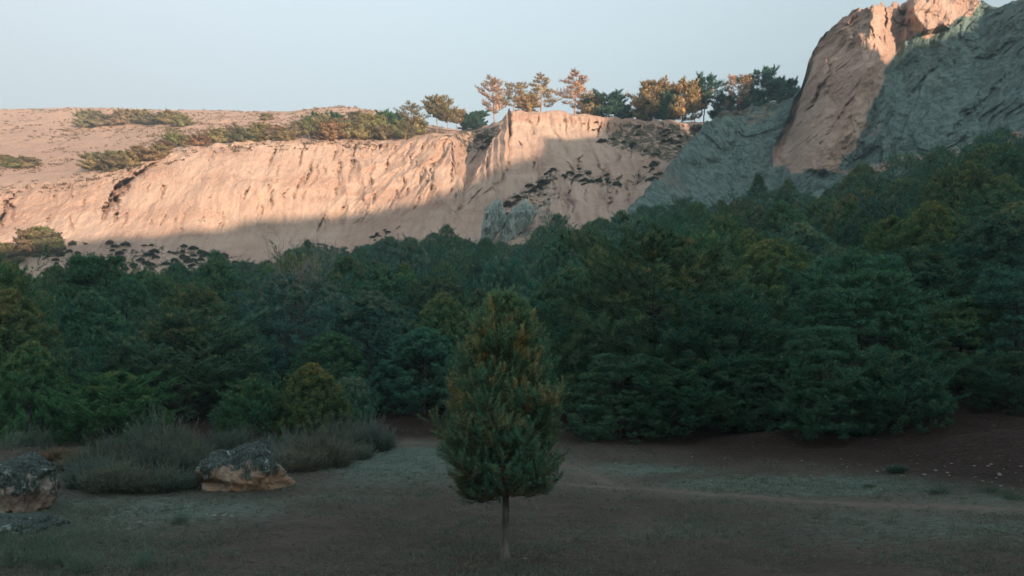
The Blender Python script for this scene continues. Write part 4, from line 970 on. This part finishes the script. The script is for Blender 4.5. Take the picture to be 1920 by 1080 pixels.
def grass_stuff():
    r = RNG; n = 110000; u = r.uniform(-30, 1950, n); d = 1/r.uniform(1/38., 1/10.5, n); x = (u-CX)/F*d; z = ground_z(x, d)
    V_ = HY-F*(z-CAMH)/d
    bo = [GP(446, 916)[:2], GP(30, 962)[:2], GP(50, 992)[:2]]; near = sum(np.exp(-((np.hypot(x-a_, d-b_)-1.2)/.5)**2) for a_, b_ in bo)
    den = near*.9+.28+.8*np.exp(-(((u-1500)/260)**2+((V_-912)/18)**2))+.7*np.exp(-(((u-730)/170)**2+((V_-870)/28)**2))+.6*np.exp(-(((u-120)/200)**2+((V_-1010)/60)**2))+.35*fbm(x/2, d/2, 3, 3)
    pd = np.minimum.reduce([poly_dist(x, d, p) for p in PW])
    k = (r.uniform(0, 1, n) < den) & (z < .35) & (pd > .25); x, d, z = x[k], d[k], z[k]; n = len(x)
    P = np.repeat(np.stack([x, d, z-.004], -1), 3, 0)+r.normal(size=(3*n, 3))*[.03, .03, 0]
    Dr = unit(r.normal(size=P.shape)*.75+[0, 0, .8]); V, Fc, ta = blades(P, Dr, r.uniform(.03, .12, 3*n)*np.repeat(.6+.6*(fbm(x*1.3, d*1.3, 5, 2)+.4).clip(0, 1.4), 3), .009+np.repeat(d, 3)*.0004, r.uniform(0, 1, 3*n))
    stuff(mesh_np('grass', V, Fc, M_dry, None, False, {'tip': ta}), 'short dry grass over the clearing', 'grass')
    c_ = 1500; u = r.uniform(-30, 1950, c_); d = 1/r.uniform(1/34., 1/10.8, c_); x = (u-CX)/F*d; z = ground_z(x, d); pd = np.minimum.reduce([poly_dist(x, d, p) for p in PW])
    k = (z < .3) & (pd > .5) & (fbm(x/2.5, d/2.5, 9, 2) > -.1); x, d, z = x[k], d[k], z[k]; c_ = len(x); sz = np.repeat(r.uniform(.35, 1.1, c_), 24)
    P = np.repeat(np.stack([x, d, z-.006], -1), 24, 0); o_ = r.normal(size=P.shape)*[1, 1, 0]*(sz*.06)[:, None]; Dr = unit(o_*6+r.normal(size=P.shape)*.3+[0, 0, .8])
    V, Fc, ta = blades(P+o_, Dr, sz*r.uniform(.05, .15, len(P)), .008+np.repeat(d, 24)*.0003, r.uniform(0, 1, len(P)))
    stuff(mesh_np('grass', V, Fc, M_dry, None, False, {'tip': ta}), 'small dry tufts dotted over the clearing', 'grass')
    m = 9000; u = r.uniform(-30, 1950, m); d = 1/r.uniform(1/36., 1/10.5, m); x = (u-CX)/F*d
    lx, ly, _ = GP(946, 1048); a = r.uniform(0, 6.28, 1500); q = np.abs(r.normal(size=1500))*.55; x[:1500] = lx+q*np.cos(a); d[:1500] = ly+q*np.sin(a)*.8
    z = ground_z(x, d); P = np.stack([x, d, z+.004], -1); Dr = unit(r.normal(size=(m, 3))*[1, 1, .12]); V, Fc, ta = blades(P, Dr, r.uniform(.03, .16, m), r.uniform(.006, .022, m)*np.sqrt(d/12), r.uniform(0, 1, m))
    stuff(mesh_np('litter', V, Fc, leaf_mat('fallen_litter', (.035, .026, .02), (.10, .065, .042), (.20, .16, .12)), None, False, {'tip': ta}), 'fallen needles, twigs and chips lying on the clearing', 'litter')
grass_stuff()

# ------------------------------------------------------------------ the lone young pine
def lone_pine():
    r = np.random.default_rng(77); x, y, z = GP(946, 1048)
    root = empty('pine_tree', (x, y, z)); tag(root, 'lone young pine with bare pale trunk and orange-tinged needles, standing in the middle of the clearing', 'tree')
    px = y/F; H = (1048-564)*px; hc = (1048-905)*px
    n = 22; zz = np.linspace(-.06, H-.1, n); tr = np.stack([.015*np.sin(zz*1.9)+.01*zz*0+np.cumsum(r.normal(size=n))*.004, np.cumsum(r.normal(size=n))*.004, zz], -1)
    rad = .066*(1-(zz/H)*.82)+.05*np.exp(-np.maximum(zz, 0)/.08)
    V, Fc = tubes([(tr, np.maximum(rad, .008))], 12)
    V[:, :2] += (fbm(V[:, 0]*30, V[:, 1]*30, V[:, 2]*9, 2)*.004)[:, None]
    mb = bark_mat('young_pine_bark', (.07, .065, .057), (.17, .16, .14), 9)
    mesh_np('trunk', V, Fc, mb, root, True)
    # half widths in photo pixels by height
    yy = np.array([545, 570, 600, 640, 690, 740, 780, 820, 855, 880, 905, 925]); wl = np.array([20, 44, 56, 70, 84, 106, 112, 116, 118, 98, 78, 60]); wr = np.array([22, 42, 50, 62, 86, 106, 118, 114, 108, 100, 84, 66])
    SP, SA, SL, ST_, lines = [], [], [], [], []
    nb = 185
    for i in range(nb):
        if i < nb*.12 and r.random() < .35: continue
        f = (i+.5)/nb; h = hc*.92+(H*.985-hc*.92)*f**1.08; whorl = round(h/.20)*.20; h = .45*h+.55*whorl+(r.normal()*.11 if f < .2 else 0); h = min(max(h, hc*.95), H*.985)
        az = i*2.39996+r.normal()*.3; rise = (.10+.75*f)*(1+r.normal()*.2); ypx = 1048-(h+.10+.6*(.08+.3*rise))/px; side = math.cos(az)
        W = float(np.interp(ypx, yy, wr if side > 0 else wl))*px; W = W*(1+r.normal()*.13); L = max(W*.97, .10)
        o = np.array([np.interp(h, tr[:, 2], tr[:, k]) for k in (0, 1)]+[h]); d = np.array([math.cos(az), math.sin(az), 0])
        m = 9; t = np.linspace(0, 1, m)[:, None]
        P = o+d*L*t*(1-.12*t)+np.array([0, 0, 1])*L*(rise*.55*t+.38*t**2.5-.10*np.sin(t*math.pi)*(1-f)); P += np.cumsum(r.normal(size=P.shape), 0)*L*.012
        P[:, 2] -= L*(.30+.25*rise); P[:, 2] -= .05*L*(1-f)**2*np.sin(t[:, 0]*math.pi*.5)
        P[:, 2] += (o[2]-P[0, 2])*(1-t[:, 0])**1.5
        lines.append((P, .013*(1-.75*t[:, 0])*(1.2-.6*f)+.002))
        def shoot(p, a, l): SP.append(p); SA.append(a); SL.append(l)
        shoot(P[-1], unit(np.array([d[0]*.15, d[1]*.15, 1.0])+r.normal(size=3)*.08), r.uniform(.14, .24))
        ns = int(6+L*24)
        for j in range(ns):
            tt = .16+.84*(j+r.random())/ns; b = np.array([np.interp(tt, t[:, 0], P[:, k]) for k in range(3)]); sg = 1 if j % 2 else -1; an = sg*r.uniform(.4, 1.2)
            dd = np.array([d[0]*math.cos(an)-d[1]*math.sin(an), d[0]*math.sin(an)+d[1]*math.cos(an), r.uniform(-.35+.5*f, .9)]); dd /= np.linalg.norm(dd)
            l = r.uniform(.12, .38)*(1.15-.5*tt)*min(1, L*2); e = b+dd*l+np.array([0, 0, .03]); lines.append((np.array([b, (b+e)/2-[0, 0, .01], e]), np.array([.006, .005, .004])))
            shoot(b+dd*l*.35, unit(dd+[0, 0, .4]), l*.6)
            upv = .55+1.0*f
            shoot(e, unit(dd*.5+np.array([0, 0, upv])+r.normal(size=3)*.12), r.uniform(.10, .20))
    for dx, dz in ((0, 0), (-.06, -.10), (.10, -.03), (-.13, -.2), (.02, .03)): SP.append(tr[-1]+[dx, 0, dz-.02]); SA.append(np.array([0, 0, 1.])); SL.append(.24)
    V, Fc = tubes(lines, 4)
    # the boughs: orange-brown inner wood
    mesh_np('limbs', V, Fc, bark_mat('young_bough_bark', (.13, .075, .045), (.24, .14, .08), 12), root, True)
    SP = np.array(SP); SA = np.array(SA); SL = np.array(SL); ns = len(SP)
    hh = SP[:, 2]/H
    # rusty patches of old needles, mostly in the upper half
    patch = fbm(SP[:, 0]*4.6+3, SP[:, 1]*4.6, SP[:, 2]*3.6, 3)
    rust = sst(patch, .18, .5)*sst(hh, .34, .75)*.62+sst(patch, .4, .6)*.2
    K = 58; n = ns*K; si = np.repeat(np.arange(ns), K); q = r.uniform(0, 1, n)
    base = SP[si]+SA[si]*(SL[si]*q)[:, None]
    perp = unit(np.cross(SA[si], r.normal(size=(n, 3)))); lean = .55+.75*q
    Dr = unit(perp+SA[si]*lean[:, None])
    ln = r.uniform(.055, .095, n)*(1.05-.25*q)
    old = np.clip(rust[si]*(1.25-.95*q)*r.uniform(.3, 1.2, n)+(r.uniform(0, 1, n) < .03)*.4, 0, 1)
    V, Fc, ta = blades(base, Dr, ln, .0050, old)
    N = unit((Dr*.5+SA[si]*.35+unit((base-[0, 0, H*.5])*[1, 1, .6])*.6+[0, 0, .2])+r.normal(size=(n, 3))*.25); N = np.repeat(N, 3, 0)
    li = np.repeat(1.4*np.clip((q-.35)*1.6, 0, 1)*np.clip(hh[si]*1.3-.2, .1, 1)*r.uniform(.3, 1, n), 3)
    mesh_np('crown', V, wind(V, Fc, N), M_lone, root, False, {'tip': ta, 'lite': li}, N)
    print('LONE shoots', ns, 'needles', n)
lone_pine()
# thin evening air
import bmesh
hb = bmesh.new(); bmesh.ops.create_cube(hb, size=1); hm_ = bpy.data.meshes.new('haze'); hb.to_mesh(hm_); hb.free()
ho = link(bpy.data.objects.new('haze', hm_)); ho.location = (0, 90, 97); ho.scale = (1900, 1450, 212)
m = bpy.data.materials.new('haze_air'); m.use_nodes = True; nt_ = m.node_tree; nt_.nodes.clear(); mo = nt_.nodes.new('ShaderNodeOutputMaterial'); pv = nt_.nodes.new('ShaderNodeVolumePrincipled')
pv.inputs['Density'].default_value = HAZE; pv.inputs['Color'].default_value = (.80, .95, 1.0, 1); pv.inputs['Anisotropy'].default_value = .2; nt_.links.new(pv.outputs[0], mo.inputs['Volume'])
hm_.materials.append(m); ho['kind'] = 'stuff'; ho['label'] = 'thin bluish evening haze in the valley air'; ho['category'] = 'haze'
# every prototype has been placed
for o in list(bpy.data.objects):
    if o.parent is None and o.name in KIDS and o.name not in _used and abs(o.location.y+50) < 1e-4:
        for c in KIDS[o.name]: bpy.data.objects.remove(c)
        bpy.data.objects.remove(o)

# things that share a label and can be told apart by their place get it
ORD = ['leftmost', 'second', 'third', 'fourth', 'fifth', 'sixth', 'seventh', 'eighth', 'ninth', 'tenth', 'eleventh', 'twelfth', 'thirteenth', 'fourteenth']
by = {}
for o in bpy.data.objects:
    if o.parent is None and 'label' in o and o.get('kind') is None: by.setdefault(o['label'], []).append(o)
for lb, L in by.items():
    if 1 < len(L) <= 14:
        L.sort(key=lambda o: o.location.x/max(o.location.y, 1))
        for i, o in enumerate(L):
            o['label'] = lb+(', leftmost of them' if i == 0 else ', rightmost of them' if i == len(L)-1 else ', %s from left' % ORD[i])
            if len(o['label'].split()) > 16: o['label'] = o['label'].replace(' of them', '')
for o in bpy.data.objects:
    if 'label' in o and len(o['label'].replace('-', ' ').split()) > 16: o['label'] = o['label'].replace(', ', ' ').replace(' the ', ' ', 2)
